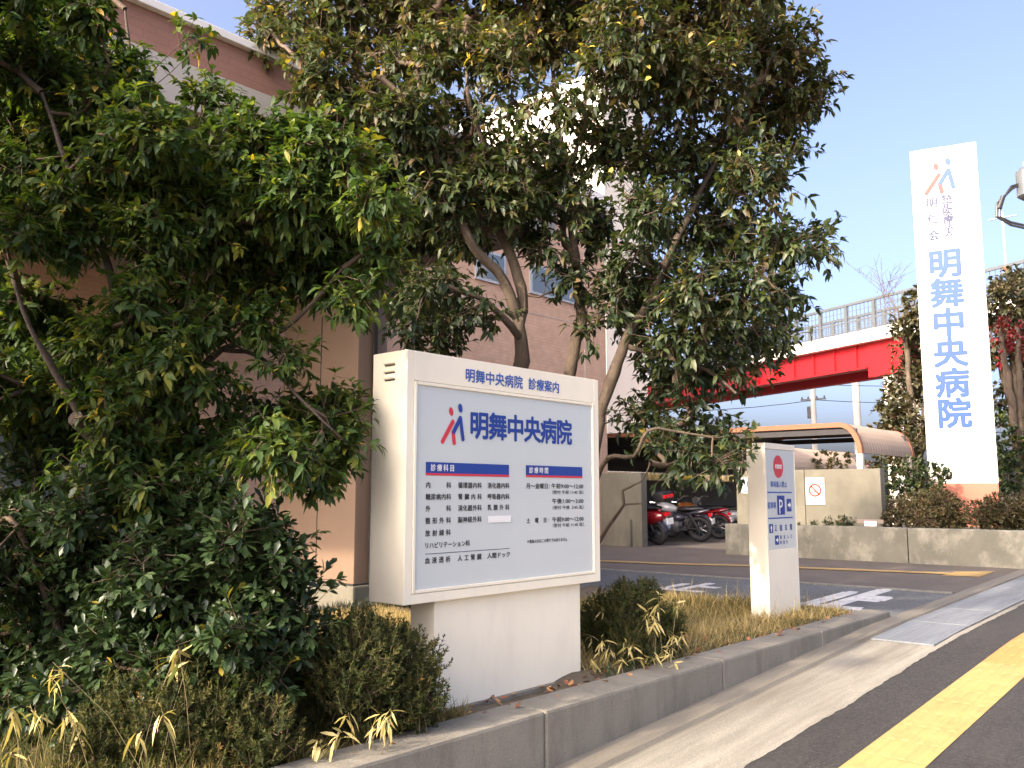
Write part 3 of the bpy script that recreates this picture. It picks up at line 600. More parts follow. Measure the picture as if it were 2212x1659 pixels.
    N = norm(AX*.5 + np.array([0, 0, 1.0]) + rng.normal(0, .35, (n*k, 3)))
    L_ = LL[0] + (LL[1]-LL[0])*rng.random(n*k); L_ *= np.where(rng.random(n*k) < .2, .65, 1)
    keep = rng.random(n*k) > .10
    tb = np.repeat(rng.normal(0, .13, n), k) + rng.normal(0, .10, n*k)
    tint = (tintf(P, tb, rng) if tintf else .4 + tb)
    sel = np.where(keep)[0]
    leaf_mesh(crown, P[sel], D[sel], N[sel], L_[sel], L_[sel]*WW*(.85+.3*rng.random(len(sel))), droop*(.5+rng.random(len(sel))), np.clip(tint[sel], 0, 1), lm, root, fold, obov)
    return len(sel)

def bush(root, clumps, dens, rng, lm, LL=(.03, .05), WW=.5, base=None, tmean=.45, tvar=.2, crown='foliage', stem_mat=None, k=9, outer=.6, droop=.1, uptint=.0):
    "small shrub: short stems from the ground into leafy masses"
    cl = np.array(clumps)
    c0 = cl[:, :3].mean(0)
    zb = base if base is not None else cl[:, 2].min() - cl[:, 3].max()
    T, C_ = [], []
    for cx, cy, cz, r in clumps:
        m = max(4, int(dens*r*r)); d = norm(rng.normal(size=(m, 3)))
        rad = r*(outer+(1-outer)*rng.random(m))*np.where(rng.random(m) < .2, rng.random(m), 1)
        T.append(np.array([cx, cy, cz]) + d*rad[:, None]); C_.append(np.repeat([[cx, cy, cz]], m, 0))
    T = np.concatenate(T); C_ = np.concatenate(C_)
    ok = T[:, 2] > zb + .01
    T, C_ = T[ok], C_[ok]; n = len(T)
    # stems: base point -> mass centre -> tip
    bx = np.stack([c0[0] + (C_[:, 0]-c0[0])*.5, c0[1] + (C_[:, 1]-c0[1])*.5, np.full(n, zb - .02)], 1)
    s_ = rng.random(n) < .5
    A = np.concatenate([bx[:len(clumps)*2], C_[s_]]); B = np.concatenate([C_[:len(clumps)*2], T[s_]])
    seg_mesh('stems', A, B, np.full(len(A), .006), np.full(len(A), .0025), stem_mat or M['twig'], root, 4)
    outw = norm(T - C_ + np.array([0, 0, .05]))
    ax = norm(outw + np.array([0, 0, .5]))
    P = np.repeat(T, k, 0); AX = np.repeat(ax, k, 0)
    P = P - AX*(rng.random(n*k)*.05)[:, None]
    rnd = norm(rng.normal(size=(n*k, 3))); perp = norm(rnd - AX*np.sum(rnd*AX, 1, keepdims=True))
    ang = .2 + 1.0*rng.random(n*k)
    D = norm(AX*np.cos(ang)[:, None] + perp*np.sin(ang)[:, None])
    N = norm(AX*.6 + np.array([0, 0, .8]) + rng.normal(0, .4, (n*k, 3)))
    L_ = LL[0] + (LL[1]-LL[0])*rng.random(n*k)
    tint = tmean + np.repeat(rng.normal(0, tvar, n), k) + rng.normal(0, tvar*.6, n*k)
    leaf_mesh(crown, P, D, N, L_, L_*WW, np.full(n*k, droop), np.clip(tint, 0, 1), lm, root)

def conifer(root, clumps, dens, rng, base):
    "low conifer: feathery upright sprays of fine scale leaves"
    T, C_ = [], []
    for cx, cy, cz, r in clumps:
        m = int(dens*r*r); d = norm(rng.normal(size=(m, 3)))
        rad = r*(.55+.5*rng.random(m))*np.where(rng.random(m) < .25, rng.random(m), 1)
        T.append(np.array([cx, cy, cz]) + d*rad[:, None]); C_.append(np.repeat([[cx, cy, cz]], m, 0))
    T = np.concatenate(T); C_ = np.concatenate(C_)
    ok = T[:, 2] > base; T, C_ = T[ok], C_[ok]; n = len(T)
    ax = norm(norm(T - C_)*.8 + np.array([0, 0, .9]) + rng.normal(0, .25, (n, 3)))
    ln = .06 + .06*rng.random(n)
    A0 = T - ax*ln[:, None]
    cl = np.array(clumps); c0 = cl[:, :3].mean(0)
    st = np.array([[c0[0]+(c[0]-c0[0])*.4, c0[1]+(c[1]-c0[1])*.4, base-.03] for c in cl])
    A = np.concatenate([st, A0, C_[::3]]); B = np.concatenate([cl[:, :3], T, A0[::3]])
    seg_mesh('stems', A, B, np.concatenate([np.full(len(cl), .018), np.full(n, .0016), np.full(len(C_[::3]), .003)]), np.concatenate([np.full(len(cl), .009), np.full(n, .0008), np.full(len(C_[::3]), .0016)]), M['twig'], root, 4)
    k = 24
    u = rng.random(n*k)
    AX = np.repeat(ax, k, 0)
    P = np.repeat(A0, k, 0) + AX*(u*np.repeat(ln, k))[:, None]
    rnd = norm(rng.normal(size=(n*k, 3))); perp = norm(rnd - AX*np.sum(rnd*AX, 1, keepdims=True))
    D = norm(AX*.75 + perp*.8)
    L_ = (.030 - .014*u)*(.7+.6*rng.random(n*k))
    tint = .42 + np.repeat(rng.normal(0, .2, n), k) + rng.normal(0, .08, n*k) + (u-.5)*.25
    blade_mesh('foliage', P, D, L_, np.full(n*k, .0052), np.full(n*k, .15), np.clip(tint, 0, 1), M['leaf_con'], root, rng)
# ------------------------------------------------------------------ the setting: ground, street, bed
def strip(name, y0, y1, xs, dz, m, kind='structure', jit=(0, 0), rng=None, bottom=None, label=None):
    "sheet following the street's slope between y0 and y1"
    V, F_ = [], []
    for x in xs:
        a = y0 + (rng.normal(0, jit[0]) if jit[0] else 0); b = y1 + (rng.normal(0, jit[1]) if jit[1] else 0)
        V += [(x, a, g(x)+dz), (x, b, g(x)+dz)]
    for i in range(len(xs)-1): F_.append((2*i, 2*i+2, 2*i+3, 2*i+1))
    mb = MB(); mb.add(V, F_)
    o = mb.build(name, m); o['kind'] = kind
    return o
rg = np.random.default_rng(11)
xs = [-60, -14] + list(np.arange(-13, 16.1, .5)) + [20, 40, 90, 300]
strip('ground', -250, 300, [-250] + xs, -.05, M['earth'])
strip('road', -14, .80, xs[1:-1], -.10, M['road'])  # out of view, brought close to the sidewalk as a light reflector
mb = MB(); V = []
for x in xs[2:-3]: V += [(x, .80, g(x)-.11), (x, .80, g(x)+.004), (x, .95, g(x)+.004)]
mb.add(V, [(3*i+j, 3*i+3+j, 3*i+4+j, 3*i+1+j) for i in range(len(V)//3-1) for j in (0, 1)])
tag(mb.build('road_kerb', M['kerb']), 'pale concrete kerb stones between the sidewalk and the road', 'kerb')
strip('sidewalk', .94, 2.2, xs[1:-1], 0, M['sidewalk'])
gx = list(np.arange(-8, 20, .06))
mb = MB(); V, F_ = [], []
yo = 2.16; off = np.convolve(rg.normal(0, .009, len(gx)+12), np.ones(5)/5, 'same')
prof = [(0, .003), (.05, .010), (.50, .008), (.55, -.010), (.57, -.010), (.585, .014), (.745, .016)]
for i, x in enumerate(gx):
    o_ = off[i] + rg.normal(0, .0035)
    for j, (dy, dz) in enumerate(prof):
        V.append((x, yo + dy + (o_ if j == 0 else o_*.4 if j == 1 else 0), g(x) + dz))
n = len(prof)
for i in range(len(gx)-1):
    for j in range(n-1): F_.append((i*n+j, (i+1)*n+j, (i+1)*n+j+1, i*n+j+1))
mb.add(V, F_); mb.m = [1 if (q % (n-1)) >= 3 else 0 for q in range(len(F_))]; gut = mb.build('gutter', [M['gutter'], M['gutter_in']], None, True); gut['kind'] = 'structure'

# steel cover plates over the gutter at the driveway
for i in range(8):
    x0 = 7.45 + i*1.0
    mb = MB()
    a, b = g(x0+.01)+.012, g(x0+.985)+.012
    mb.add([(x0+.01,2.20,a),(x0+.985,2.20,b),(x0+.985,2.68,b),(x0+.01,2.68,a),(x0+.01,2.20,a+.012),(x0+.985,2.20,b+.012),(x0+.985,2.68,b+.012),(x0+.01,2.68,a+.012)],
           [(0,3,2,1),(4,5,6,7),(0,1,5,4),(1,2,6,5),(2,3,7,6),(3,0,4,7)])
    for k in range(10):
        y = 2.23 + k*.046
        mb.add([(x0+.02,y,a+.012),(x0+.975,y,b+.012),(x0+.975,y+.02,b+.012),(x0+.02,y+.02,a+.012),(x0+.02,y+.004,a+.0136),(x0+.975,y+.004,b+.0136),(x0+.975,y+.016,b+.0136),(x0+.02,y+.016,a+.0136)],
               [(4,5,6,7),(0,1,5,4),(1,2,6,5),(2,3,7,6),(3,0,4,7)])
    o = mb.build('gutter_cover', M['grate'])
    tag(o, 'blue grey steel gutter cover, ' + ['first of the row, at the end of the kerb wall', 'second from the near end of its row', 'third from the near end of its row', 'fourth from the near end of its row', 'fifth from the near end of its row', 'sixth from the near end of its row', 'seventh from the near end of its row', 'eighth from the near end of its row'][i], 'gutter cover', 'steel cover plates over the gutter')

# yellow tactile paving: 30 cm tiles with four raised bars
def tactile(x0, n, m, name):
    mb = MB()
    for i in range(n):
        a = x0 + i*.302; z0, z1 = g(a)+.004, g(a+.30)+.004
        mb.add([(a,1.46,z0),(a+.30,1.46,z1),(a+.30,1.79,z1),(a,1.79,z0)], [(0,1,2,3)])
        for k in range(4):
            y = 1.488 + k*.075; h = .0050; e = .010
            mb.add([(a+.012,y,z0),(a+.288,y,z1),(a+.288,y+.05,z1),(a+.012,y+.05,z0),
                    (a+.012+e,y+.014,z0+h),(a+.288-e,y+.014,z1+h),(a+.288-e,y+.036,z1+h),(a+.012+e,y+.036,z0+h)],
                   [(4,5,6,7),(0,1,5,4),(1,2,6,5),(2,3,7,6),(3,0,4,7)])
    o = mb.build(name, m); o['kind'] = 'structure'
tactile(7.151 - 22*.302, 22, M['tact'], 'tactile_paving')
tactile(7.151, 16, M['tact_old'], 'tactile_paving_orange')

# driveway, far pavement, forecourt, bed soil
mb = MB(); V, F_ = [], []
for x in np.arange(8.62, 10.91, .2):
    V += [(x, 2.9, g(x)+.002), (x, 13, g(x)+.002)]
k = len(V)//2
for i in range(k-1): F_.append((2*i, 2*i+2, 2*i+3, 2*i+1))
mb.add(V, F_); o = mb.build('driveway', M['drive']); o['kind'] = 'structure'
strip('pavement', 2.9, 30, [10.82, 11.2, 12, 13, 14, 15, 18, 30], .006, M['pave'])
mb = MB()
for i in range(12):
    y = 2.95 + i*.8; mb.box(10.74, 10.86, y, y+.792, .38, g(10.8)+.012)
o = mb.build('driveway_edging', M['gutter']); tag(o, 'flush pale concrete edging line between driveway and brown pavement', 'edging')
mb = MB(); mb.box(-9, 8.6, 6.75, 10.6, .2, .452)
o = mb.build('forecourt_paving', M['pave']); o['kind'] = 'structure'
mb = MB()
nx, ny = 90, 24; X = np.linspace(-9, 8.55, nx); Y = np.linspace(3.16, 6.75, ny)
rr = np.random.default_rng(3); hz = rr.normal(0, .02, (nx, ny)); hz = (hz + np.roll(hz, 1, 0) + np.roll(hz, 1, 1))/2
V = [(x, y, .447 + hz[i, j] + (-.004 if j == 0 else 0)) for i, x in enumerate(X) for j, y in enumerate(Y)]
F_ = [(i*ny+j, (i+1)*ny+j, (i+1)*ny+j+1, i*ny+j+1) for i in range(nx-1) for j in range(ny-1)]
mb.add(V, F_); o = mb.build('planting_bed', M['earth'], None, True); o['kind'] = 'structure'
mb = MB(); mb.box(8.55, 8.62, 3.16, 6.75, .2, .462)
o = mb.build('bed_edging', M['kerb']); tag(o, 'thin low concrete edging between dry grass bed and driveway', 'edging')

# white painted lettering and arrow marks on the driveway
sh = Sheet((0, 0, 0), (0, -1, 0), (1, 0, 0), (0, 0, 1), .001)
def slope_fix(sh):
    sh.mb.v = [(p[0], p[1], g(p[0])+.004+p[2]) for p in sh.mb.v]
vs_, fs = text_geo('止'); sh.put((vs_ - [.5, 0], fs), -3.68, 8.86, .72, 2.1, 1, 0, .09)
slope_fix(sh); o = sh.build('road_marking', M['paint'], None); o['kind'] = 'structure'
sh = Sheet((0, 0, 0), (0, -1, 0), (1, 0, 0), (0, 0, 1), .001)
vs_, fs = text_geo('止'); sh.put((vs_ - [.5, 0], fs), -5.6, 9.3, .75, .95, 1, 0, .05)
sh.rect(-5.45, -4.62, 8.72, 8.80); sh.rect(-6.6, -5.6, 8.74, 8.80)
slope_fix(sh); o = sh.build('road_marking_far', M['paint'], None); o['kind'] = 'structure'
# tactile line on the far pavement
mb = MB()
L0, L1 = Vector((11.73, 8.4)), Vector((12.42, 5.9)); pts = [(11.62, 9.6), (12.0, 7.3), (12.38, 6.1), (12.82, 3.55)]
for (a, b), (c, d) in zip(pts[:-1], pts[1:]):
    mb.quad((a-.15, b, g(a)+.012), (a+.15, b, g(a)+.012), (c+.15, d, g(c)+.012), (c-.15, d, g(c)+.012))
mb.quad((12.52, 3.55, g(12.5)+.012), (13.12, 3.55, g(13)+.012), (13.4, 3.12, g(13.4)+.012), (12.6, 3.12, g(12.6)+.012))
o = mb.build('tactile_paving_line', M['tact']); o['kind'] = 'structure'

# kerb wall: concrete blocks about 1.8 m long with narrow joints
mb = MB()
cuts = [-8, -5.55, -3.7, -1.85, -.1, 1.73, 3.56, 5.40, 7.02, 8.62]
for a, b in zip(cuts[:-1], cuts[1:]):
    mb.box(a+.004, b-.004, 2.905, 3.16, min(g(a), .1)-.12, .48, 0, .016)
kw = mb.build('kerb_wall', M['kerb'])
tag(kw, 'long low grey concrete kerb wall edging the planting bed', 'kerb wall')

# ------------------------------------------------------------------ main information sign
t = thing('information_sign', 'large cream box sign with hospital departments and hours on a pedestal', 'sign', (3.83, 3.48, .45))
def part(mb, name, m, par, smooth=False):
    o = mb.build(name, m, par, smooth)
    o.matrix_parent_inverse = par.matrix_world.inverted() if False else Matrix.Translation(-par.location)
    return o
X0, X1, Z0, Z1, YF, YB = 3.003, 4.662, 1.010, 2.292, 3.350, 3.618
mb = MB()                                        # cabinet as a shell with an opening in front
mb.box(X0, X1, YF+.03, YB, Z0, Z1, 0, .006)
PX0, PX1, PZ0, PZ1 = 3.055, 4.612, 1.060, 2.137
mb.box(X0, PX0, YF, YF+.034, Z0, Z1, 0, .004); mb.box(PX1, X1, YF, YF+.034, Z0, Z1, 0, .004)
mb.box(PX0, PX1, YF, YF+.034, PZ1, Z1, 0, .004); mb.box(PX0, PX1, YF, YF+.034, Z0, PZ0, 0, .004)
cab = part(mb, 'cabinet', M['cream'], t)
mb = MB()
w = .021
for a, b, c, d in [(PX0, PX0+w, PZ0, PZ1), (PX1-w, PX1, PZ0, PZ1), (PX0+w, PX1-w, PZ1-w, PZ1), (PX0+w, PX1-w, PZ0, PZ0+w)]:
    mb.box(a+.002, b-.002, YF-.004, YF+.03, c+.002, d-.002, 0, .003)
part(mb, 'door_frame', M['trim'], t)
mb = MB(); mb.box(PX0+.012, PX1-.012, YF+.006, YF+.026, PZ0+.012, PZ1-.012); pn = part(mb, 'panel', M['acryl'], t)
FP = YF + .006
def sheet_on(y, eps=.002): return Sheet((0, y, 0), (1, 0, 0), (0, 0, 1), (0, -1, 0), eps)
def spart(sh, name, m, par):
    return part(sh.mb, name, m, par)
sh = sheet_on(YF); sh.fit('明舞中央病院', 3.430, 3.905, 2.203, .072, .022); sh.fit('診療案内', 3.960, 4.247, 2.205, .068, .022)
spart(sh, 'header_lettering', M['hblue'], t)
sh = sheet_on(FP); emblem(sh, 3.335, 1.932, .222); spart(sh, 'emblem', [M['red'], M['blue']], t)
sh = sheet_on(FP); sh.spread('明舞中央病院', 3.470, 4.380, 1.935, .146, .150, .030); spart(sh, 'name_lettering', M['blue'], t)
sh = sheet_on(FP)
sh.rect(3.145, 3.792, 1.665, 1.722); sh.rect(3.145, 3.792, 1.653, 1.665, 1, 1)
sh.rect(3.940, 4.487, 1.667, 1.724); sh.rect(3.940, 4.487, 1.655, 1.667, 1, 1)
sh.spread('診療科目', 3.178, 3.352, 1.694, .036, .036, .012, 2, 2); sh.spread('診療時間', 3.968, 4.145, 1.696, .036, .036, .012, 2, 2)
spart(sh, 'heading_bar', [M['blue'], M['red'], M['white']], t)
sh = sheet_on(FP)
h = .031
def row(z, a=None, b=None, c=None):
    for s_, u0, u1 in ((a, 3.147, 3.329), (b, 3.383, 3.566), (c, 3.613, 3.795)):
        if s_: sh.spread(s_, u0, u1, z, h, .034, .022)
row(1.604, '内科', '循環器内科', '消化器内科'); row(1.543, '糖尿病内科', '腎臓内科', '呼吸器内科'); row(1.483, '外科', '消化器外科', '乳腺外科')
row(1.421, '整形外科', '脳神経外科'); row(1.358, '放射線科'); row(1.220, '血液透析', '人工腎臓')
sh.fit('リハビリテーション科', 3.149, 3.474, 1.296, .030, .022); sh.fit('人間ドック', 3.613, 3.800, 1.221, .030, .022)
sh.rect(3.148, 3.797, 1.2515, 1.2545, 1, 1); sh.rect(3.615, 3.806, 1.400, 1.437, 2, 2)
spart(sh, 'department_list', [M['ink'], M['greyink'], M['white']], t)
sh = sheet_on(FP)
sh.fit('月〜金曜日：', 3.943, 4.160, 1.604, .031, .02); sh.fit('午前9:00〜12:00', 4.177, 4.495, 1.605, .031, .018)
sh.fit('（受付 午前 11:45 迄）', 4.183, 4.495, 1.568, .022, .012)
sh.fit('午後1:00〜3:00', 4.183, 4.495, 1.515, .031, .018); sh.fit('（受付 午後  2:45 迄）', 4.187, 4.495, 1.476, .022, .012)
sh.spread('土曜日', 3.945, 4.130, 1.404, .030, .032, .02); sh.fit('：', 4.145, 4.150, 1.404, .020, .02)
sh.fit('午前9:00〜12:00', 4.183, 4.495, 1.405, .031, .018); sh.fit('（受付 午前 11:45 迄）', 4.187, 4.495, 1.370, .022, .012)
sh.fit('＊救急の方はこの限りではありません', 3.950, 4.327, 1.284, .021, .016)
spart(sh, 'hours_list', M['ink'], t)
mb = MB(); mb.box(3.254, 4.502, 3.392, 3.575, .43, 1.012, 0, .004)
pd = part(mb, 'pedestal', M['cream'], t)
mb = MB(); mb.box(3.22, 4.54, 3.365, 3.60, .36, .452, 0, .006); part(mb, 'footing', M['kerb'], t)
for z in (2.224, 2.184, 2.146):                   # louvre vents pressed into the left side
    mb = MB()
    pr = [(0, 0), (-.012, .004), (-.014, .010), (0, .016)]
    mb.loft([[(X0 + a, y, z + b) for a, b in pr] for y in (3.438, 3.521)])
    part(mb, 'louvre', M['cream'], t)
    mb = MB(); mb.box(X0-.0025, X0+.001, 3.440, 3.519, z-.007, z-.0005); part(mb, 'louvre_slot', M['gap'], t)

# ------------------------------------------------------------------ slim direction sign at the driveway mouth
t = thing('direction_sign', 'slim cream post sign with red no entry disc and blue parking symbol', 'sign', (7.89, 3.68, .44))
mb = MB(); a, b, y0, y1 = 7.565, 8.212, 3.593, 3.775
mb.box(a, b, y0+.012, y1, .40, 2.02, 0, .008); mb.box(a, b, y0-.004, y0+.014, 1.966, 2.02, 0, .005)
mb.box(a, b, y0, y0+.014, .40, 1.055, 0, .004); mb.box(a, a+.022, y0, y0+.014, 1.055, 1.966, 0, .004); mb.box(b-.022, b, y0, y0+.014, 1.055, 1.966, 0, .004)
part(mb, 'post', M['cream'], t)
mb = MB(); mb.box(a+.022, b-.022, y0+.004, y0+.012, 1.057, 1.964); part(mb, 'panel', M['acryl'], t)
sh = sheet_on(y0+.004)
sh.ellipse((7.845, 1.808), .105, .105, 0, 1, 0); sh.rect(7.775, 7.915, 1.790, 1.826, 2, 1)
sh.fit('進入禁止', 7.782, 7.908, 1.808, .028, .0, 3, 0); spart(sh, 'no_entry_disc', [M['red'], M['white']], t)
sh = sheet_on(y0+.004); sh.spread('車両進入禁止', 7.668, 8.02, 1.645, .056, .055, .02); sh.rect(7.60, 8.12, 1.564, 1.576); sh.rect(7.60, 8.12, 1.330, 1.342)
sh.spread('駐車場', 7.60, 7.765, 1.453, .060, .054, .02)
spart(sh, 'lettering', M['hblue'], t)
sh = sheet_on(y0+.004); sh.rect(7.795, 7.955, 1.365, 1.540); vs_, fs = text_geo('P', .03); sh.put((vs_ - vs_.mean(0), fs), 7.868, 1.455, .17, .19, 2, 1)
sh.rect(8.000, 8.100, 1.392, 1.510); sh.poly([(8.018, 1.440), (8.055, 1.440), (8.055, 1.418), (8.088, 1.452), (8.055, 1.486), (8.055, 1.464), (8.018, 1.464)], 2, 1)
spart(sh, 'parking_symbol', [M['blue'], M['white']], t)
sh = sheet_on(y0+.004); sh.rect(7.612, 7.690, 1.205, 1.285); sh.poly([(7.651, 1.275), (7.672, 1.245), (7.658, 1.245), (7.658, 1.215), (7.644, 1.215), (7.644, 1.245), (7.63, 1.245)], 2, 1)
spart(sh, 'arrow_symbol', [M['blue'], M['white']], t)
sh = sheet_on(y0+.004); sh.rect(7.722, 7.803, 1.095, 1.180); sh.poly([(7.735, 1.131), (7.765, 1.131), (7.765, 1.113), (7.79, 1.138), (7.765, 1.163), (7.765, 1.145), (7.735, 1.145)], 2, 1)
spart(sh, 'arrow_symbol', [M['blue'], M['white']], t)
sh = sheet_on(y0+.004); sh.spread('正面玄関', 7.722, 8.100, 1.247, .058, .050, .02); spart(sh, 'entrance_lettering', M['blue'], t)
sh = sheet_on(y0+.004); sh.spread('救急入口', 7.828, 8.09, 1.160, .036, .036, .015); sh.spread('時間外', 7.828, 7.99, 1.112, .034, .034, .015)
spart(sh, 'small_lettering', M['blue'], t)

# ------------------------------------------------------------------ tall pylon sign
PL = Vector((16.961, 4.936, 0)); PR = Vector((17.250, 3.869, 0)); W = (PR-PL).length
t = thing('pylon_sign', 'tall white pylon sign with vertical blue lettering on a salmon base', 'sign', (PL.x, PL.y, .98), math.atan2(PR.y-PL.y, PR.x-PL.x))
def pp(mb, name, m): return mb.build(name, m, t)
H0, HB, H1 = -.05, .755, 6.965
mb = MB(); mb.box(0, W, 0, .30, HB, H1, 0, .012); pp(mb, 'panel_body', M['pylon'])
mb = MB(); mb.box(.004, W-.004, .003, .297, H0, HB-.004, 0, .008); pp(mb, 'base', M['pylon_base'])
mb = MB(); mb.box(W*.84, W*.845, -.003, .002, HB+.01, H1-.02); pp(mb, 'panel_joint', M['fascia'])
sh = Sheet((0, 0, 0), (1, 0, 0), (0, 0, 1), (0, -1, 0), .004)
z0 = .98
for i, ch in enumerate('明舞中央病院'):
    vs_, fs = text_geo(ch)
    zc = 5.745 - i*.551 - z0
    sh.put((vs_ - [.5, .38], fs), .478, zc, .57, .56, 1, 0, .036)
pp(sh.mb, 'name_lettering', M['lblue'])
sh = Sheet((0, 0, 0), (1, 0, 0), (0, 0, 1), (0, -1, 0), .004)
for i, ch in enumerate('特定医療法人'):
    vs_, fs = text_geo(ch, .0); sh.put((vs_ - [.5, .38], fs), .575, 6.955 - i*.133 - z0, .18, .145, 1, 0, .035)
for i, ch in enumerate('明仁会'):
    vs_, fs = text_geo(ch, .0); sh.put((vs_ - [.5, .38], fs), .325, 6.905 - i*.312 - z0, .20, .20, 1, 0, .03)
pp(sh.mb, 'corporation_lettering', M['greyink'])
sh = Sheet((0, 0, 0), (1, 0, 0), (0, 0, 1), (0, -1, 0), .004); emblem(sh, .455, 7.39 - z0, .66); pp(sh.mb, 'emblem', [M['lred'], M['lblue']])

# ------------------------------------------------------------------ concrete walls beyond the driveway
mb = MB(); cuts = [-6, -3, -.4, 1.7, 4.42, 7.43]
for a, b in zip(cuts[:-1], cuts[1:]): mb.box(14.0, 14.22, a+.006, b-.006, .3, 1.045, 0, .012)
tag(mb.build('retaining_wall', M['concrete_pale']), 'low blotchy concrete retaining wall under the azaleas across the driveway', 'wall')
mb = MB()
for a, b in ((5.04, 6.32), (6.32, 7.60)): mb.box(14.8, 15.0, a+.004, b-.004, .3, 1.965, 0, .010)
tag(mb.build('concrete_wall', M['concrete']), 'chest high concrete wall carrying the no smoking sign', 'wall')
mb = MB(); mb.box(14.8, 15.0, 9.63, 10.62, .3, 1.965, 0, .01); mb.box(14.72, 14.8, 9.85, 10.25, .3, 1.05, 0, .008)
tag(mb.build('concrete_wall', M['concrete']), 'concrete wall end left of the motorcycle bay, half behind the big sign', 'wall')
o = MB(); o.box(14.22, 14.8, -6, 7.43, .3, .985); o.box(14.8, 24, -6, 5.04, .3, .985)
ob = o.build('raised_bed', M['earth']); ob['kind'] = 'structure'
t = thing('no_smoking_sign', 'white sheet with red no smoking ring on the concrete wall', 'sign', (14.79, 6.133, 1.6))
def face_sheet(x, eps=.002): return Sheet((x, 0, 0), (0, -1, 0), (0, 0, 1), (-1, 0, 0), eps)
mb = MB(); mb.box(14.785, 14.799, 5.968, 6.298, 1.372, 1.828); part(mb, 'board', M['paper'], t)
sh = face_sheet(14.785); c = (-6.133, 1.615)
sh.ring(c, .082, .112); sh.capsule((c[0]-.065, c[1]+.065), (c[0]+.065, c[1]-.065), .013); sh.rect(c[0]-.055, c[0]+.045, c[1]-.034, c[1]-.020, 1, 1)
sh.poly([(c[0]+.02, c[1]-.005), (c[0]+.05, c[1]+.03), (c[0]+.043, c[1]+.032), (c[0]+.013, c[1]-.003)], 1, 1)
sh.rect(-6.25, -6.02, 1.748, 1.752, 1, 1); sh.rect(-6.22, -6.05, 1.435, 1.440, 1, 1); spart(sh, 'symbol', [M['sred'], M['greyink']], t)
t = thing('wall_notice', 'small white notice with blue print on the bay end of the concrete wall', 'notice', (14.79, 7.4, 1.7))
mb = MB(); mb.box(14.787, 14.799, 7.27, 7.487, 1.565, 1.845); part(mb, 'board', M['white'], t)
sh = face_sheet(14.787); vs_, fs = text_geo('P', .03); sh.put((vs_ - vs_.mean(0), fs), -7.36, 1.72, .14, .17); sh.rect(-7.44, -7.29, 1.59, 1.61); spart(sh, 'print', M['lblue'], t)
t = thing('name_plate', 'small blank white plate on a brown stake among the azaleas', 'plate', (14.12, 4.99, 1.04))
mb = MB(); mb.box(14.10, 14.115, 4.90, 5.085, 1.055, 1.135, 0, .003); part(mb, 'plate', M['white'], t)
mb = MB(); mb.box(14.12, 14.145, 4.80, 5.20, 1.10, 1.16); mb.box(14.12, 14.14, 4.96, 5.0, 1.0, 1.10); part(mb, 'stake', M['roofm'], t)

# dark wall and dry grass bank behind the bay
mb = MB(); mb.box(15.2, 34, 12.5, 12.7, .4, 1.90)
tag(mb.build('bay_wall', M['concrete_dark']), 'dark shaded wall behind the parked motorcycles', 'wall')
mb = MB()
V = [(14.8 + i*1.0, 12.7 + j*.9, 1.89 + .35*math.sin(min(j, 5)/5*1.57) + .03*math.sin(i*2.1+j*1.7)) for i in range(20) for j in range(9)]
mb.add(V, [(i*9+j, (i+1)*9+j, (i+1)*9+j+1, i*9+j+1) for i in range(19) for j in range(8)])
ob = mb.build('grass_bank', M['earth'], None, True); ob['kind'] = 'structure'
# ------------------------------------------------------------------ hospital building and entrance canopy
t = thing('hospital_building', 'salmon tiled hospital building with deep brown tiled entrance canopy on a square pillar', 'building', (5, 10.6, .45))
mb = MB(); mb.box(-14, 15.05, 10.6, 24, .3, 7.55); part(mb, 'wall', M['tile'], t)
mb = MB()
for x in (8.1, 10.3, 12.2, 14.3): mb.box(x, x+.012, 10.592, 10.601, .6, 7.5)
for z in (4.95, 6.45): mb.box(4.6, 15.0, 10.594, 10.6015, z, z+.012)
part(mb, 'expansion_joint', M['fascia'], t)
mb = MB(); mb.box(-14.1, 15.12, 10.5, 24.1, 7.55, 7.85); part(mb, 'roof', M['coping'], t)
for x0, x1 in ((11.05, 11.85), (12.55, 13.98), (6.3, 9.3)):
    mb = MB(); mb.box(x0, x1, 10.56, 10.605, 5.33, 5.90)
    fr = part(mb, 'window', M['alu'], t)
    n = 3 if x1-x0 > 2 else 2 if x1-x0 > 1 else 1; w = (x1-x0-.08)/n
    for i in range(n):
        m2 = MB(); m2.box(x0+.04+i*w+.02, x0+.04+(i+1)*w-.02, 10.548, 10.562, 5.38, 5.85)
        o = m2.build('pane', M['glass'], fr)
mb = MB(); mb.box(-3, 4.5, 10.57, 10.605, .45, 3.0); dr = part(mb, 'entrance_door', M['alu'], t)
for i in range(4):
    m2 = MB(); m2.box(-2.9+i*1.85, -1.15+i*1.85, 10.555, 10.572, .55, 2.9); o = m2.build('pane', M['glass'], dr)
mb = MB(); mb.box(-.15, 7.58, 6.0, 10.6, 4.425, 4.768, 0); part(mb, 'canopy_fascia', M['fascia'], t)
mb = MB(); mb.box(-.12, 7.55, 6.03, 10.6, 4.412, 4.424); part(mb, 'canopy_soffit', M['soffit'], t)
mb = MB(); mb.box(-.10, 7.45, 8.3, 8.9, 3.80, 4.411); part(mb, 'canopy_beam', M['soffit'], t)
mb = MB(); mb.box(-.11, 7.54, 6.04, 10.6, 4.77, 5.085); part(mb, 'canopy_parapet', M['brick'], t)
mb = MB(); mb.box(-.17, 7.60, 5.98, 10.6, 5.087, 5.15, 0, .006); part(mb, 'canopy_coping', M['coping'], t)
mb = MB(); mb.box(5.55, 5.94, 6.92, 8.22, .45, 4.41, 0, .035); pil = part(mb, 'pillar', M['pillar'], t, True)
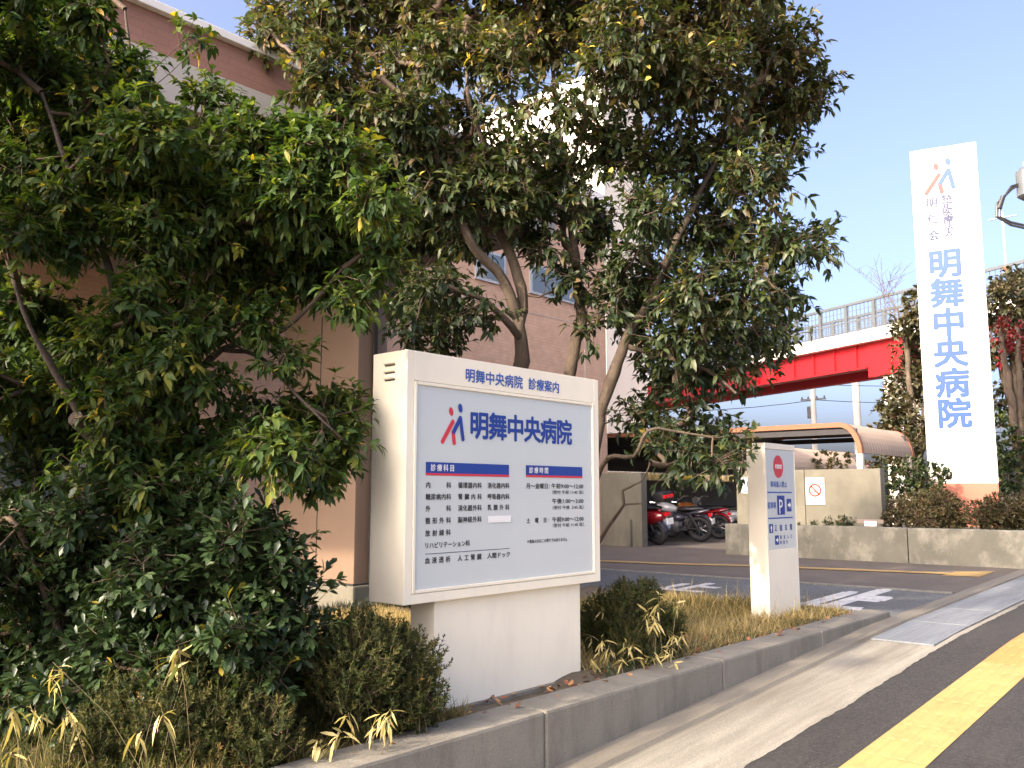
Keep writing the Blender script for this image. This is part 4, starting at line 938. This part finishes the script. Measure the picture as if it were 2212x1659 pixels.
m2 = MB(); m2.box(5.52, 5.97, 6.885, 8.25, .40, .672, 0, .02); o = m2.build('plinth', M['concrete'], pil)
m2 = MB(); m2.box(5.728, 5.772, 6.890, 6.93, .68, 4.41); m2.box(5.535, 5.96, 6.905, 8.24, .676, .690); o = m2.build('downpipe', M['gap'], pil)
m2 = MB(); m2.box(5.545, 5.56, 7.52, 7.528, .68, 4.4); m2.box(5.545, 5.952, 6.915, 8.225, 2.52, 2.528); o = m2.build('tile_joint', M['gap'], pil)

t = thing('apartment_building', 'tall cream rendered building rising behind the crown of the sign tree', 'building', (25, 18, .5))
mb = MB(); mb.box(25, 27.6, 17.6, 27.5, .4, 16.4); part(mb, 'wall', M['towerwall'], t)
mb = MB(); mb.box(24.85, 27.7, 17.5, 27.6, 16.4, 16.75); part(mb, 'roof', M['coping'], t)
for k in range(4):
    for j in range(3):
        y, z = 19 + j*2.9, 2.0 + k*3.5
        mb = MB(); mb.box(24.96, 25.02, y, y+1.3, z, z+1.3); fr = part(mb, 'window', M['alu'], t)
        m2 = MB(); m2.box(24.945, 24.962, y+.06, y+1.24, z+.06, z+1.24); o = m2.build('pane', M['glass'], fr)

# ------------------------------------------------------------------ cycle shelters
def arc_profile(pts, th):
    "outer polyline (y, z) -> closed band of thickness th measured inwards"
    inn = []
    for i, p in enumerate(pts):
        a = pts[max(i-1, 0)]; b = pts[min(i+1, len(pts)-1)]
        dx, dz = b[0]-a[0], b[1]-a[1]; l = math.hypot(dx, dz)
        inn.append((p[0] + dz/l*th, p[1] - dx/l*th))
    return inn
def shelter(name, label, loc, half, flat, z0, z1, length, posts, rz=0):
    "barrel roofed shelter: local x is the long axis, open ends with an orange hoop"
    t = thing(name, label, 'shelter', loc, rz, 'barrel roofed cycle shelters')
    r_ = half - flat; out = []
    for i in range(9):
        a = math.pi*(.5*i/8); out.append((-(flat + r_*math.cos(a)), z0 + (z1-z0)*math.sin(a)))
    out = out + [(-p[0], p[1]) for p in reversed(out)]
    inn = arc_profile(out, .09)
    ins = arc_profile(out, .02)
    for x in (0, length-.12):
        mb = MB(); k = len(out)
        a = [(x, y, z) for y, z in out] + [(x, y, z) for y, z in inn]; b = [(x+.12, y, z) for y, z in out] + [(x+.12, y, z) for y, z in inn]
        n = 2*k
        fs = []
        for i in range(k-1):
            fs += [(i, i+1, k+i+1, k+i), (n+i, n+k+i, n+k+i+1, n+i+1), (i, n+i, n+i+1, i+1), (k+i, k+i+1, n+k+i+1, n+k+i)]
        fs += [(0, k, n+k, n), (k-1, n+k-1, n+2*k-1, 2*k-1)]
        mb.add(a+b, fs); mb.build('hoop', M['beam'], t)
    mb = MB(); nr = int(length/.14)
    rings = []
    for i in range(nr*2+1):                        # ribbed sheet
        x = .03 + (length-.06)*i/(nr*2); e = .010 if i % 2 else -.008
        prof = arc_profile(ins, e); rings.append([(x, y, z) for y, z in prof])
    mb.loft(rings, 0, False, False); mb.build('roof', M['roofm'], t)
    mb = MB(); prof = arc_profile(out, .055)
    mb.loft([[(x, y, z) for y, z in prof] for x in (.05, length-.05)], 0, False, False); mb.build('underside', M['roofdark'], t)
    for x in posts:
        for s_ in ((-1,) if x == posts[0] else (-1, 1)):
            mb = MB(); yy = s_*(half-.06)
            mb.box(x, x+.10, yy-.05, yy+.05, -loc[2]+.4, z0+.03); mb.build('post', M['post'], t)
        mb = MB(); mb.box(x+.02, x+.08, -half+.1, half-.1, z1-.22, z1-.12); mb.build('cross_beam', M['roofdark'], t)
    return t
shelter('cycle_shelter', 'barrel roofed shelter with orange hoop end above the no smoking wall', (16.2, 7.42, 0), 1.60, 1.20, 2.29, 2.86, 3.0, (.02, 2.7))
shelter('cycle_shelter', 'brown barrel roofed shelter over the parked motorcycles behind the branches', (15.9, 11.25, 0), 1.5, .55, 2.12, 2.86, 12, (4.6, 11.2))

# ------------------------------------------------------------------ red footbridge
P1 = Vector((31.781, 9.279, 0)); d2 = Vector((-.4, -.917, 0)).normalized()
t = thing('footbridge', 'white and red footbridge with grey mesh railing above the shelters', 'bridge', (P1.x, P1.y, .5), math.atan2(d2.y, d2.x))
zb = .5
def bx(name, m, *a, **k): mb = MB(); mb.box(*a, **k); return mb.build(name, m, t)
bx('deck', M['deck'], -26, 9, 0, 2.2, 7.10-zb, 7.55-zb)
mb = MB(); mb.box(-26, -2.58, .35, .62, 6.22-zb, 7.098-zb); mb.box(-26, -2.58, .22, .75, 6.16-zb, 6.22-zb); mb.box(-2.578, -.6, .31, .66, 5.82-zb, 7.098-zb)
mb.box(-26, -2.58, 1.6, 1.9, 5.95-zb, 7.098-zb); mb.box(-2.578, -.6, 1.55, 1.9, 5.82-zb, 7.098-zb)
for x in np.arange(-25, -2, 2.2): mb.box(x, x+.12, .62, 1.6, 6.5-zb, 7.1-zb)
for x in np.arange(-24, -2.7, 1.1): mb.box(x, x+.03, .27, .349, 6.23-zb, 7.09-zb)
mb.build('girder', M['girder'], t)
mb = MB(); mb.box(-1.98, -1.55, .4, 1.7, -.1, 5.815-zb); mb.build('pier', M['deck'], t)
def railing(y):
    mb = MB()
    zt, z0_ = 8.69-zb, 7.55-zb
    mb.box(-26, 9, y-.05, y+.05, zt-.09, zt); rl = mb.build('railing', M['galv'], t)
    m2 = MB()
    for x in np.arange(-26, 9, 1.33):
        m3 = MB(); m3.box(x, x+.14, y-.035, y+.035, z0_, zt-.09); m3.build('railing_post', M['galv'], rl)
    m2 = MB()
    m2.box(-26, 9, y-.02, y+.02, z0_+.40, z0_+.46); m2.box(-26, 9, y-.02, y+.02, z0_+.06, z0_+.10)
    for x in np.arange(-26, 9, .19): m2.box(x, x+.022, y-.008, y+.008, z0_+.03, zt-.09)
    for z in (.22, .62, .82): m2.box(-26, 9, y-.006, y+.006, z0_+z, z0_+z+.018)
    o = m2.build('mesh_panel', M['galv'], rl)
railing(.10); railing(2.1)

# ------------------------------------------------------------------ poles and wires
def pole_at(name, label, p, h, r, arms, wires=()):
    t = thing(name, label, 'pole', p)
    mb = MB(); mb.tube([(0, 0, -.2), (0, 0, h*.5), (0, 0, h)], [r, r*.88, r*.72], 14); mb.build('shaft', M['pole'], t, True)
    for z, L_ in arms:
        mb = MB(); mb.box(-.05, .05, -L_/2, L_/2, z, z+.08); a = mb.build('crossarm', M['galv'], t)
        m2 = MB()
        for k in (-.45, -.15, .2, .45): m2.tube([(0, k*L_, z+.08), (0, k*L_, z+.2)], [.05, .03], 8)
        m2.build('insulator', M['black'], a)
    return t
t = pole_at('utility_pole', 'distant concrete utility pole with crossarms under the footbridge', (44, 18.15, .4), 7.6, .17, ((6.6, 1.7), (5.9, 1.3)))
mb = MB(); mb.tube([(.3, .25, 5.0), (.3, .25, 5.6)], .2, 10); mb.build('transformer', M['galv'], t, True)
t = pole_at('utility_pole', 'plain distant utility pole nearest the bridge pier', (45.4, 16.47, .4), 9.0, .22, ())
mb = MB(); wire_pts = []
for z, sag in ((7.1, .3), (6.3, .35), (5.0, .3), (4.7, .3)):
    pts = []
    for i in range(33):
        u = i/32; pts.append((44 + 26*(u-.5)*.64, 18 - 60*(u-.5)*.77, z - sag*4*((u*4 % 1))*(1-(u*4 % 1))))
    mb.tube(pts, .018, 4)
tag(mb.build('power_lines', M['black']), 'thin power lines strung between the distant utility poles', 'wires')
t = pole_at('antenna_mast', 'thin bare antenna mast on the horizon right of the pylon sign', (45.15, 9.22, .4), 14.2, .06, ())
mb = MB(); mb.box(-.03, .03, -.6, .6, 13.9, 13.96); mb.build('antenna_bar', M['galv'], t)
p = Vector((17.10, 2.86, .95))
t = thing('equipment_pole', 'concrete pole at right edge carrying a grey fitting with looped cables', 'pole', p)
mb = MB(); mb.tube([(0, 0, -.4), (0, 0, 4.9), (0, 0, 6.1)], [.17, .155, .15], 16); mb.build('shaft', M['pole'], t, True)
mb = MB(); mb.tube([(0, 0, 4.42), (0, 0, 4.62)], .185, 18); mb.build('pole_band', M['white'], t, True)
mb = MB(); mb.tube([(0, 0, 3.1), (0, 0, 4.2)], .178, 18); mb.build('pole_wrap', M['black'], t, True)
vx = Vector((-.66, .75, 0))                       # towards the pylon
mb = MB(); c = vx*.22 + Vector((0, 0, 5.95))
mb.tube([c + Vector((0, 0, -.32)), c + Vector((0, 0, -.25)), c + Vector((0, 0, .18)), c + Vector((0, 0, .26))], [.10, .19, .19, .12], 16); mb.build('fitting', M['galv'], t, True)
mb = MB(); mb.tube([c + Vector((0, 0, .26)), c + Vector((0, 0, .34))], [.05, .08], 12); mb.build('fitting_cap', M['white'], t, True)
mb = MB()
for o_ in (0, .05):
    mb.tube([c + vx*.1 + Vector((0, 0, -.02)), c + vx*.3 + Vector((0, 0, -.08-o_)), c + vx*(.52+o_) + Vector((0, 0, -.38)), c + vx*(.55+o_) + Vector((0, 0, -.62)), c + vx*.36 + Vector((0, 0, -.72-o_)), c + vx*.02 + Vector((0, 0, -.80-o_)), Vector((0, 0, 5.0-o_)) + vx*.17], .022, 8)
mb.tube([c + vx*.46 + Vector((0, 0, -.26)), c + vx*.55 + Vector((0, 0, -.48))], [.04, .05], 10)
mb.build('cable', M['black'], t, True)

# ------------------------------------------------------------------ motorcycles
def motorcycle(name, label, loc, rz, body, body2, box=None, scooter=False, scale=.94):
    t = thing(name, label, 'motorcycle', loc, rz, 'motorcycles parked in the shaded bay')
    t.rotation_euler = (R(-7), 0, rz); t.scale = (scale,)*3
    wr = .225 if scooter else .30; wb = .62
    for nm, x, w in (('rear_wheel', -wb, .062), ('front_wheel', wb, .052)):
        mb = MB(); mb.torus((x, 0, wr), (0, 1, 0), wr-w, w, 32, 10); wh = mb.build(nm, M['rubber'], t, True)
        m2 = MB(); m2.torus((x, 0, wr), (0, 1, 0), wr-w*1.75, .022, 28, 6)
        for i in range(9):
            a = 2*math.pi*i/9; m2.tube([(x, 0, wr), (x+math.cos(a)*(wr-w*1.7), 0, wr+math.sin(a)*(wr-w*1.7))], .009, 5)
        m2.tube([(x, -.06, wr), (x, .06, wr)], .045, 12); m2.build('rim', M['engine'], wh, True)
    mb = MB()
    for s_ in (-.07, .07): mb.tube([(wb, s_, wr), (wb-.20, s_, .72), (wb-.27, s_, .92)], [.024, .028, .028], 8)
    mb.build('fork', M['chrome'], t, True)
    mb = MB()
    for s_ in (-.09, .09): mb.tube([(-wb, s_, wr), (-.15, s_, .34), (.05, s_, .30)], .025, 8); mb.tube([(-wb+.03, s_, wr+.05), (-.42, s_, .66)], [.03, .028], 10)
    mb.tube([(wb-.24, 0, .82), (.10, 0, .70), (-.42, 0, .68)], .03, 8); mb.tube([(wb-.22, 0, .75), (.22, 0, .35), (-.12, 0, .28)], .028, 8)
    mb.build('frame', M['black'], t, True)
    mb = MB(); mb.box(-.17, .22, -.15, .15, .24, .48, 0, .04); mb.tube([(.02, 0, .46), (.10, 0, .66)], [.10, .085], 12)
    for k in range(5): z = .48 + k*.035; mb.box(-.06+k*.012, .18+k*.012, -.11, .11, z, z+.014)
    mb.tube([(.02, -.19, .34), (.02, .19, .34)], .09, 14); mb.build('engine', M['engine'], t, True)
    mb = MB(); mb.tube([(.16, -.13, .46), (.27, -.14, .30), (.10, -.15, .22), (-.30, -.16, .26), (-.78, -.17, .36)], [.024, .026, .028, .045, .05], 10); mb.build('exhaust', M['chrome'], t, True)
    def ov(x0, x1, z0, z1, w, tilt=0, n=7):
        rings = []
        for i in range(n+1):
            u = i/n; k = max(.12, math.sin(math.pi*(.06+.88*u))**.6)
            x = x0+(x1-x0)*u; zc = (z0+z1)/2 + tilt*(u-.5)
            rings.append([(x, w*k*math.cos(a), zc+(z1-z0)/2*k*math.sin(a)) for a in [2*math.pi*j/14 for j in range(14)]])
        m_ = MB(); m_.loft(rings); return m_
    if scooter:
        mb = ov(-.80, .05, .36, .72, .19, -.05); mb.box(.36, .44, -.2, .2, .25, .85, 0, .05); mb.box(-.1, .4, -.16, .16, .24, .30, 0, .03); mb.build('bodywork', body, t, True)
        ov(-.75, -.02, .68, .80, .16, 0).build('seat', M['black'], t, True)
        mb = MB(); mb.box(.36, .50, -.13, .13, .84, 1.02, 0, .05); mb.build('headlight_cowl', body, t, True)
    else:
        ov(-.12, .42, .66, .90, .15, .08).build('fuel_tank', body, t, True)
        ov(-.72, -.08, .70, .82, .14, -.02).build('seat', M['black'], t, True)
        ov(-.86, -.30, .62, .74, .12, -.10).build('tail_cowl', body2, t, True)
        ov(-.30, .02, .45, .66, .16, 0).build('side_cover', body2, t, True)
        mb = MB(); mb.tube([(wb-.22, 0, .88), (wb-.10, 0, .88)], [.07, .09], 16); mb.build('headlight', M['chrome'], t, True)
    for nm_, x, a0, a1, w in (('front_fender', wb, .15, .75, .07), ('rear_fender', -wb, .10, .72, .085)):
        mb = MB()
        rr_ = wr+.03; pr = []
        for i in range(9):
            a = math.pi*(a0 + (a1-a0)*i/8) if x > 0 else math.pi*(1.0 - a0 - (a1-a0)*i/8)
            pr.append([(x+rr_*math.cos(a), -w, wr+rr_*math.sin(a)-.012), (x+(rr_+.018)*math.cos(a), -w*.5, wr+(rr_+.018)*math.sin(a)), (x+(rr_+.018)*math.cos(a), w*.5, wr+(rr_+.018)*math.sin(a)), (x+rr_*math.cos(a), w, wr+rr_*math.sin(a)-.012)])
        mb.loft(pr, 0, False, False)
        mb.build(nm_, body2, t, True)
    mb = MB(); mb.tube([(wb-.38, .34, .99), (wb-.30, .22, 1.02), (wb-.28, 0, .96), (wb-.30, -.22, 1.02), (wb-.38, -.34, .99)], .014, 8)
    mb.build('handlebar', M['chrome'], t, True)
    mb = MB()
    for s_ in (-1, 1): mb.tube([(wb-.30, s_*.22, 1.03), (wb-.26, s_*.30, 1.16)], .007, 6); mb.box(wb-.28, wb-.25, s_*.30-.06, s_*.30+.06, 1.14, 1.22, 0, .012)
    mb.build('mirror', M['black'], t)
    mb = MB(); mb.box(-.93, -.86, -.07, .07, .58, .66, 0, .02); mb.build('tail_light', M['lamp'], t)
    mb = MB(); mb.box(-.955, -.945, -.10, .10, .42, .54); mb.tube([(-.86, 0, .60), (-.94, 0, .44)], .015, 6); mb.build('number_plate', M['white'], t)
    if box:
        mb = MB(); mb.box(-.96, -.64, -.17, .17, .86, 1.06, 0, .05); b = mb.build('top_box', box, t, True)
        m2 = MB(); m2.box(-.985, -.93, -.15, .15, .93, 1.0, 0, .015); m2.build('reflector', M['lamp'], b)
    mb = MB(); mb.tube([(-.05, .12, .26), (-.12, .26, .0)], .012, 6); mb.build('side_stand', M['black'], t)
    return t
GZ = .527
motorcycle('parked_scooter', 'dark red scooter with black top box, nearest the left wall of the bay', (15.62, 10.35, GZ), R(84), M['mred'], M['mblue'], M['black'], True, 1.02)
motorcycle('parked_motorcycle', 'white tanked dark motorcycle with its rear wheel turned to the street', (17.05, 10.25, GZ), R(100), M['mwhite'], M['mblue'])
motorcycle('parked_motorcycle', 'black motorcycle with red tail cowl, second in from the white one', (16.35, 10.95, GZ), R(95), M['mblue'], M['mred'])
motorcycle('parked_motorcycle', 'orange and red motorcycle right of the white one in the bay', (18.45, 10.55, GZ), R(102), M['morange'], M['mred'])
motorcycle('parked_scooter', 'white scooter half hidden by the concrete wall in the bay', (19.35, 10.55, GZ), R(98), M['mwhite'], M['mwhite'], None, True)
# ------------------------------------------------------------------ trees and shrubs
rng = np.random.default_rng(42)
t = thing('broadleaf_tree', 'large multi stemmed evergreen tree with bronze tinged leaves rising behind the big sign', 'tree', (5.4, 4.4, .45))
t0 = t
def tint_centre(P, tb, rng):
    # bronzed winter foliage towards the upper outside of the crown, greener inside and low down
    k = np.clip((P[:, 2]-3.2)/2.2, 0, 1)
    return .29 + tb*1.15 + .30*k + np.where(rng.random(len(P)) < .02, .5, 0)
def with_root(t, fn):
    "build in site coordinates, then hang the parts on the root"
    before = set(o.name for o in t.children)
    fn()
    for o in t.children:
        if o.name not in before: o.matrix_parent_inverse = Matrix.Translation(-t.location)
with_root(t, lambda: plant_tree(t, CENTRE_LIMBS, CENTRE_CLUMPS, 500, rng, None, M['bark'], M['twig'], M['leaf_centre'], nleaf=6, LL=(.052, .096), WW=.44, droop=.28, updir=.15, sub=4, subr=(.07, .20), r0=.0034, tintf=tint_centre))
t = thing('broadleaf_tree', 'glossy green evergreen tree filling the left edge beside the big sign', 'tree', (1.97, 4.12, .45))
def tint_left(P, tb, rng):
    top = np.clip((P[:, 0]-2.35)/.5, 0, 1)*np.clip((P[:, 2]-2.75)/.4, 0, 1)   # lime leaves, with sunlit highlights painted into the tint
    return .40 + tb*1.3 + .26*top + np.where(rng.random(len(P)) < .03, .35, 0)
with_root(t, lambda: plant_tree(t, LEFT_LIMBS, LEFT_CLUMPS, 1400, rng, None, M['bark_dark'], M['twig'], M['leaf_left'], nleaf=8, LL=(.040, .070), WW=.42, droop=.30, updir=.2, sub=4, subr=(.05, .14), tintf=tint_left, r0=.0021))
t = thing('broadleaf_tree', 'unseen evergreen tree added outside the left edge to shade the side of the big sign', 'tree', (.25, 4.15, .45))
with_root(t, lambda: plant_tree(t, SIDE_LIMBS, SIDE_CLUMPS, 600, rng, None, M['bark_dark'], M['twig'], M['leaf_left'], nleaf=7, LL=(.05, .08), WW=.42, droop=.30, updir=.2, sub=3, subr=(.05, .14), r0=.0021))
t = thing('evergreen_shrub', 'dark glossy shrub with whorled leaves low at the left of the bed', 'shrub', (2.0, 3.95, .45))
with_root(t, lambda: plant_tree(t, PITT_LIMBS, PITT_CLUMPS, 1100, rng, None, M['bark_dark'], M['twig'], M['leaf_pitt'], name_t='stems', nleaf=10, LL=(.045, .072), WW=.40, sub=3, droop=.10, updir=.7, tintf=lambda P, tb, r: .42 + tb*1.1 + np.where(r.random(len(P)) < .012, .5, 0), obov=True, r0=.0022))
for nm, data, lab, z in (('conifer_shrub', CON_A, 'low feathery bronze green conifer at the bottom left edge of the bed', .45), ('conifer_shrub', CON_B, 'rounded feathery conifer pressed against the left of the sign pedestal', .45), ('conifer_shrub', CON_C, 'rounded feathery conifer right of the sign pedestal in dry grass', .45)):
    c = np.array(data)[:, :2].mean(0)
    t = thing(nm, lab, 'shrub', (c[0], c[1], z), 0, 'low conifers in the planting bed')
    with_root(t, lambda: conifer(t, data, 9500, rng, z))
def far_tree(name, label, data, dens, lm, LL, base, group=None, bare=False, tm=.45, k=7, cat='tree'):
    c = np.array(data)[:, :3].mean(0); t = thing(name, label, cat, (c[0], c[1], base), 0, group)
    limbs = []
    top = max(d[2] for d in data)
    r2 = random.Random(hash(name) % 1000 + len(data))
    for j in range(4):
        q = data[(j*3) % len(data)]
        limbs.append([(c[0]+.1*j, c[1], base-.2, .11), ((c[0]*2+q[0])/3, (c[1]*2+q[1])/3, (base+q[2])/2, .08), (q[0], q[1], q[2], .045), (q[0]+.15, q[1]+.1, min(top, q[2]+.5), .015)])
    with_root(t, lambda: plant_tree(t, limbs, data, dens, rng, None, M['bark'], M['twig'], lm, nleaf=k, LL=LL, WW=.5, droop=.2, updir=.3, tintf=lambda P, tb, r: tm + tb*1.3, r0=.005, sub=2, subr=(.1, .25)))
    return t
far_tree('garden_tree', 'rust tinged tree between the footbridge end and the pylon sign', MAPLE_CLUMPS, 190, M['leaf_brown'], (.10, .16), .9)
far_tree('garden_tree', 'tall dark green tree at right edge behind the pylon sign', EVERGREEN_CLUMPS, 190, M['leaf_brown'], (.10, .16), .9, tm=.35)
far_tree('red_leaved_tree', 'small tree with bright red leaves just right of the pylon sign', REDLEAF_CLUMPS, 130, M['leaf_red'], (.09, .13), .9, tm=.5, k=5)
for nm, data, lab, lm, z, LL, de in (
    ('garden_shrub', HEDGE_CLUMPS, 'broad green shrub at the right edge below the red leaves', M['leaf_green'], .9, (.09, .14), 300),
    ('garden_shrub', WALLSHRUB_CLUMPS, 'loose green shrub between the concrete wall and the pylon base', M['leaf_green'], .95, (.05, .08), 650),
    ('azalea_bush', AZALEA_A, 'clipped russet azalea mound at the foot of the pylon, left one', M['leaf_azalea'], .97, (.028, .045), 3800),
    ('azalea_bush', AZALEA_B, 'clipped russet azalea mound running out of the right edge', M['leaf_azalea'], .97, (.028, .045), 3800),
    ('creeper', CREEPER, 'low green creeper along the foot of the no smoking wall', M['leaf_green'], .97, (.025, .04), 2600),
    ('garden_shrub', FARBUSH, 'distant scrubby green bushes seen under the shelter roof', M['leaf_brown'], .5, (.10, .15), 160)):
    c = np.array(data)[:, :2].mean(0); t = thing(nm, lab, 'shrub', (c[0], c[1], z))
    with_root(t, lambda: bush(t, data, de, rng, lm, LL, .5, z))
# bare twiggy sapling left of the pylon
t = thing('bare_sapling', 'leafless twiggy sapling standing left of the pylon sign', 'tree', (26.6, 7.9, .6))
pts = [(0, 0, -.1), (.1, .15, 2.5), (.15, .1, 4.6), (.1, .45, 6.3), (.05, 1.1, 7.6)]
mb = MB(); mb.tube(pts, [.05, .04, .028, .016, .006], 8); mb.build('trunk', M['twig'], t, True)
A, B = [], []
for i in range(46):
    u = rng.random(); z = 4.0 + 3.2*u; y = .1 + max(0, z-4.6)*.33
    a = np.array([.1, y, z]); b = a + np.array([rng.normal(0, .35), rng.normal(0, .45), .5 + .5*rng.random()])
    A.append(a); B.append(b)
    for k in range(3):
        s_ = a + (b-a)*(.4+.2*k); A.append(s_); B.append(s_ + np.array([rng.normal(0, .2), rng.normal(0, .25), .25*rng.random()+.1]))
seg_mesh('twigs', np.array(A), np.array(B), np.full(len(A), .007), np.full(len(A), .003), M['twig'], t, 4)

# ------------------------------------------------------------------ dwarf bamboo tufts
def bamboo(label, base, spread, n, hgt, seed, lean=(0, 0), LLb=(.09, .17)):
    r = np.random.default_rng(seed)
    t = thing('dwarf_bamboo', label, 'bamboo', base, 0, 'dwarf bamboo tufts in the planting bed')
    A, B, P, D = [], [], [], []
    for i in range(n):
        a = np.array([r.normal(0, spread*.4), r.normal(0, spread*.4), -.02])
        h_ = hgt*(.35+.7*r.random())
        b = np.array([a[0]+r.normal(0, spread*.7)+lean[0], a[1]+r.normal(0, spread*.5)+lean[1], h_])
        m = (a+b)/2 + np.array([0, 0, .12*h_])
        A += [a, m]; B += [m, b]
        for k in range(r.integers(4, 8)):
            an = r.random()*6.28
            P.append(b + r.normal(0, .008, 3) - (b-m)*r.random()*.25); D.append([math.cos(an)*.8, math.sin(an)*.8, r.normal(-.35, .6)])
    seg_mesh('stems', np.array(A), np.array(B), np.full(len(A), .0018), np.full(len(A), .0012), M['sasa_stem'], t, 5)
    P, D = np.array(P), np.array(D, float); k = len(P)
    L_ = LLb[0] + (LLb[1]-LLb[0])*r.random(k)
    leaf_mesh('leaves', P, D, norm(np.array([[0, 0, 1.]]) + r.normal(0, .5, (k, 3))), L_, L_*.165, .15+.25*r.random(k), np.clip(r.normal(.62, .25, k), 0, 1), M['sasa'], t, .15)
    return t
M['sasa_stem'] = mat('sasa_stem', (.16, .13, .06), .6, .2, 8)
for a in BAMBOO: bamboo(*a)

# ------------------------------------------------------------------ grass and litter (uncountable)
def grass(name, n, xr, yr, hr, wr, lm, tm, tv, z=.445, seed=1, mask=None, lean=.35):
    r = np.random.default_rng(seed)
    P = np.stack([xr[0]+(xr[1]-xr[0])*r.random(n), yr[0]+(yr[1]-yr[0])*r.random(n), np.full(n, z)], 1)
    if mask is not None: P = P[mask(P)]
    n = len(P)
    cl = np.sin(P[:, 0]*5.1+P[:, 1]*3.3)*.5 + np.sin(P[:, 0]*11.7-P[:, 1]*7.9)*.5
    D = np.stack([r.normal(0, lean, n), r.normal(0, lean, n), np.ones(n)], 1)
    L_ = (hr[0]+(hr[1]-hr[0])*r.random(n))*(1+.25*cl)
    o = blade_mesh(name, P, D, L_, np.full(n, wr), r.normal(0, .35, n), np.clip(tm + tv*r.normal(size=n) + .10*cl, 0, 1), lm, None, r)
    o['kind'] = 'stuff'; return o
nosign = lambda P: ~((P[:, 0] > 3.2) & (P[:, 0] < 4.56) & (P[:, 1] > 3.33) & (P[:, 1] < 3.62)) & ~((P[:, 0] > 7.55) & (P[:, 0] < 8.22) & (P[:, 1] > 3.58) & (P[:, 1] < 3.78))
out_ = lambda P: nosign(P) & ~((P[:, 0] < 5.0) & (P[:, 1] < 3.32))
grass('dry_grass', 24000, (4.5, 8.52), (3.20, 5.6), (.03, .11), .005, M['grass'], .60, .22, .445, 5, out_, .6)
grass('green_grass', 7000, (4.5, 8.52), (3.9, 5.6), (.05, .14), .005, M['grass'], .16, .14, .445, 15, out_, .6)
grass('tall_dry_grass', 1500, (4.6, 8.5), (3.22, 5.0), (.12, .24), .0045, M['grass'], .72, .2, .445, 25, out_, .5)
grass('dry_grass_left', 9000, (1.0, 3.3), (3.17, 3.75), (.04, .11), .005, M['grass'], .30, .22, .445, 6, nosign, .6)
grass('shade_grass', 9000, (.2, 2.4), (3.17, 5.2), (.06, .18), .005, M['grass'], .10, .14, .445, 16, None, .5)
grass('dry_grass_back', 9000, (2.6, 5.6), (5.4, 6.6), (.06, .13), .006, M['grass'], .55, .2, .445, 7)
grass('dark_border_grass', 3000, (2.4, 6.2), (6.6, 6.78), (.10, .17), .008, M['mondo'], .4, .25, .44, 8)
grass('green_weeds', 900, (4.5, 8.4), (3.2, 3.5), (.04, .10), .006, M['leaf_green'], .6, .2, .445, 9, nosign, .7)
grass('bank_grass', 8000, (15, 33), (12.75, 18), (.12, .30), .02, M['grass'], .62, .15, 1.92, 10)
grass('bank_grass_right', 700, (14.25, 15.5), (3.0, 7.3), (.03, .07), .007, M['leaf_green'], .4, .2, .985, 12)
r = np.random.default_rng(77); k = 420
P = np.stack([1.4+6.8*r.random(k)**1.0, 3.05+.55*r.random(k)**1.6, np.full(k, .487)], 1)
P[:, 2] = np.where(P[:, 1] < 3.165, .483, .462)
sel = (r.random(k) < np.where(P[:, 1] < 3.16, .25, 1)) & ~((P[:, 0] > 3.2) & (P[:, 0] < 4.55) & (P[:, 1] > 3.36)); P = P[sel]; k = len(P)
an = r.random(k)*6.28
lf = leaf_mesh('fallen_leaves', P, np.stack([np.cos(an), np.sin(an), r.normal(.05, .12, k)], 1), norm(np.array([[0, 0, 1.]]) + r.normal(0, .25, (k, 3))), .035+.035*r.random(k), .018+.018*r.random(k), r.normal(0, .2, k), r.random(k), M['fallen'], None)
lf['kind'] = 'stuff'
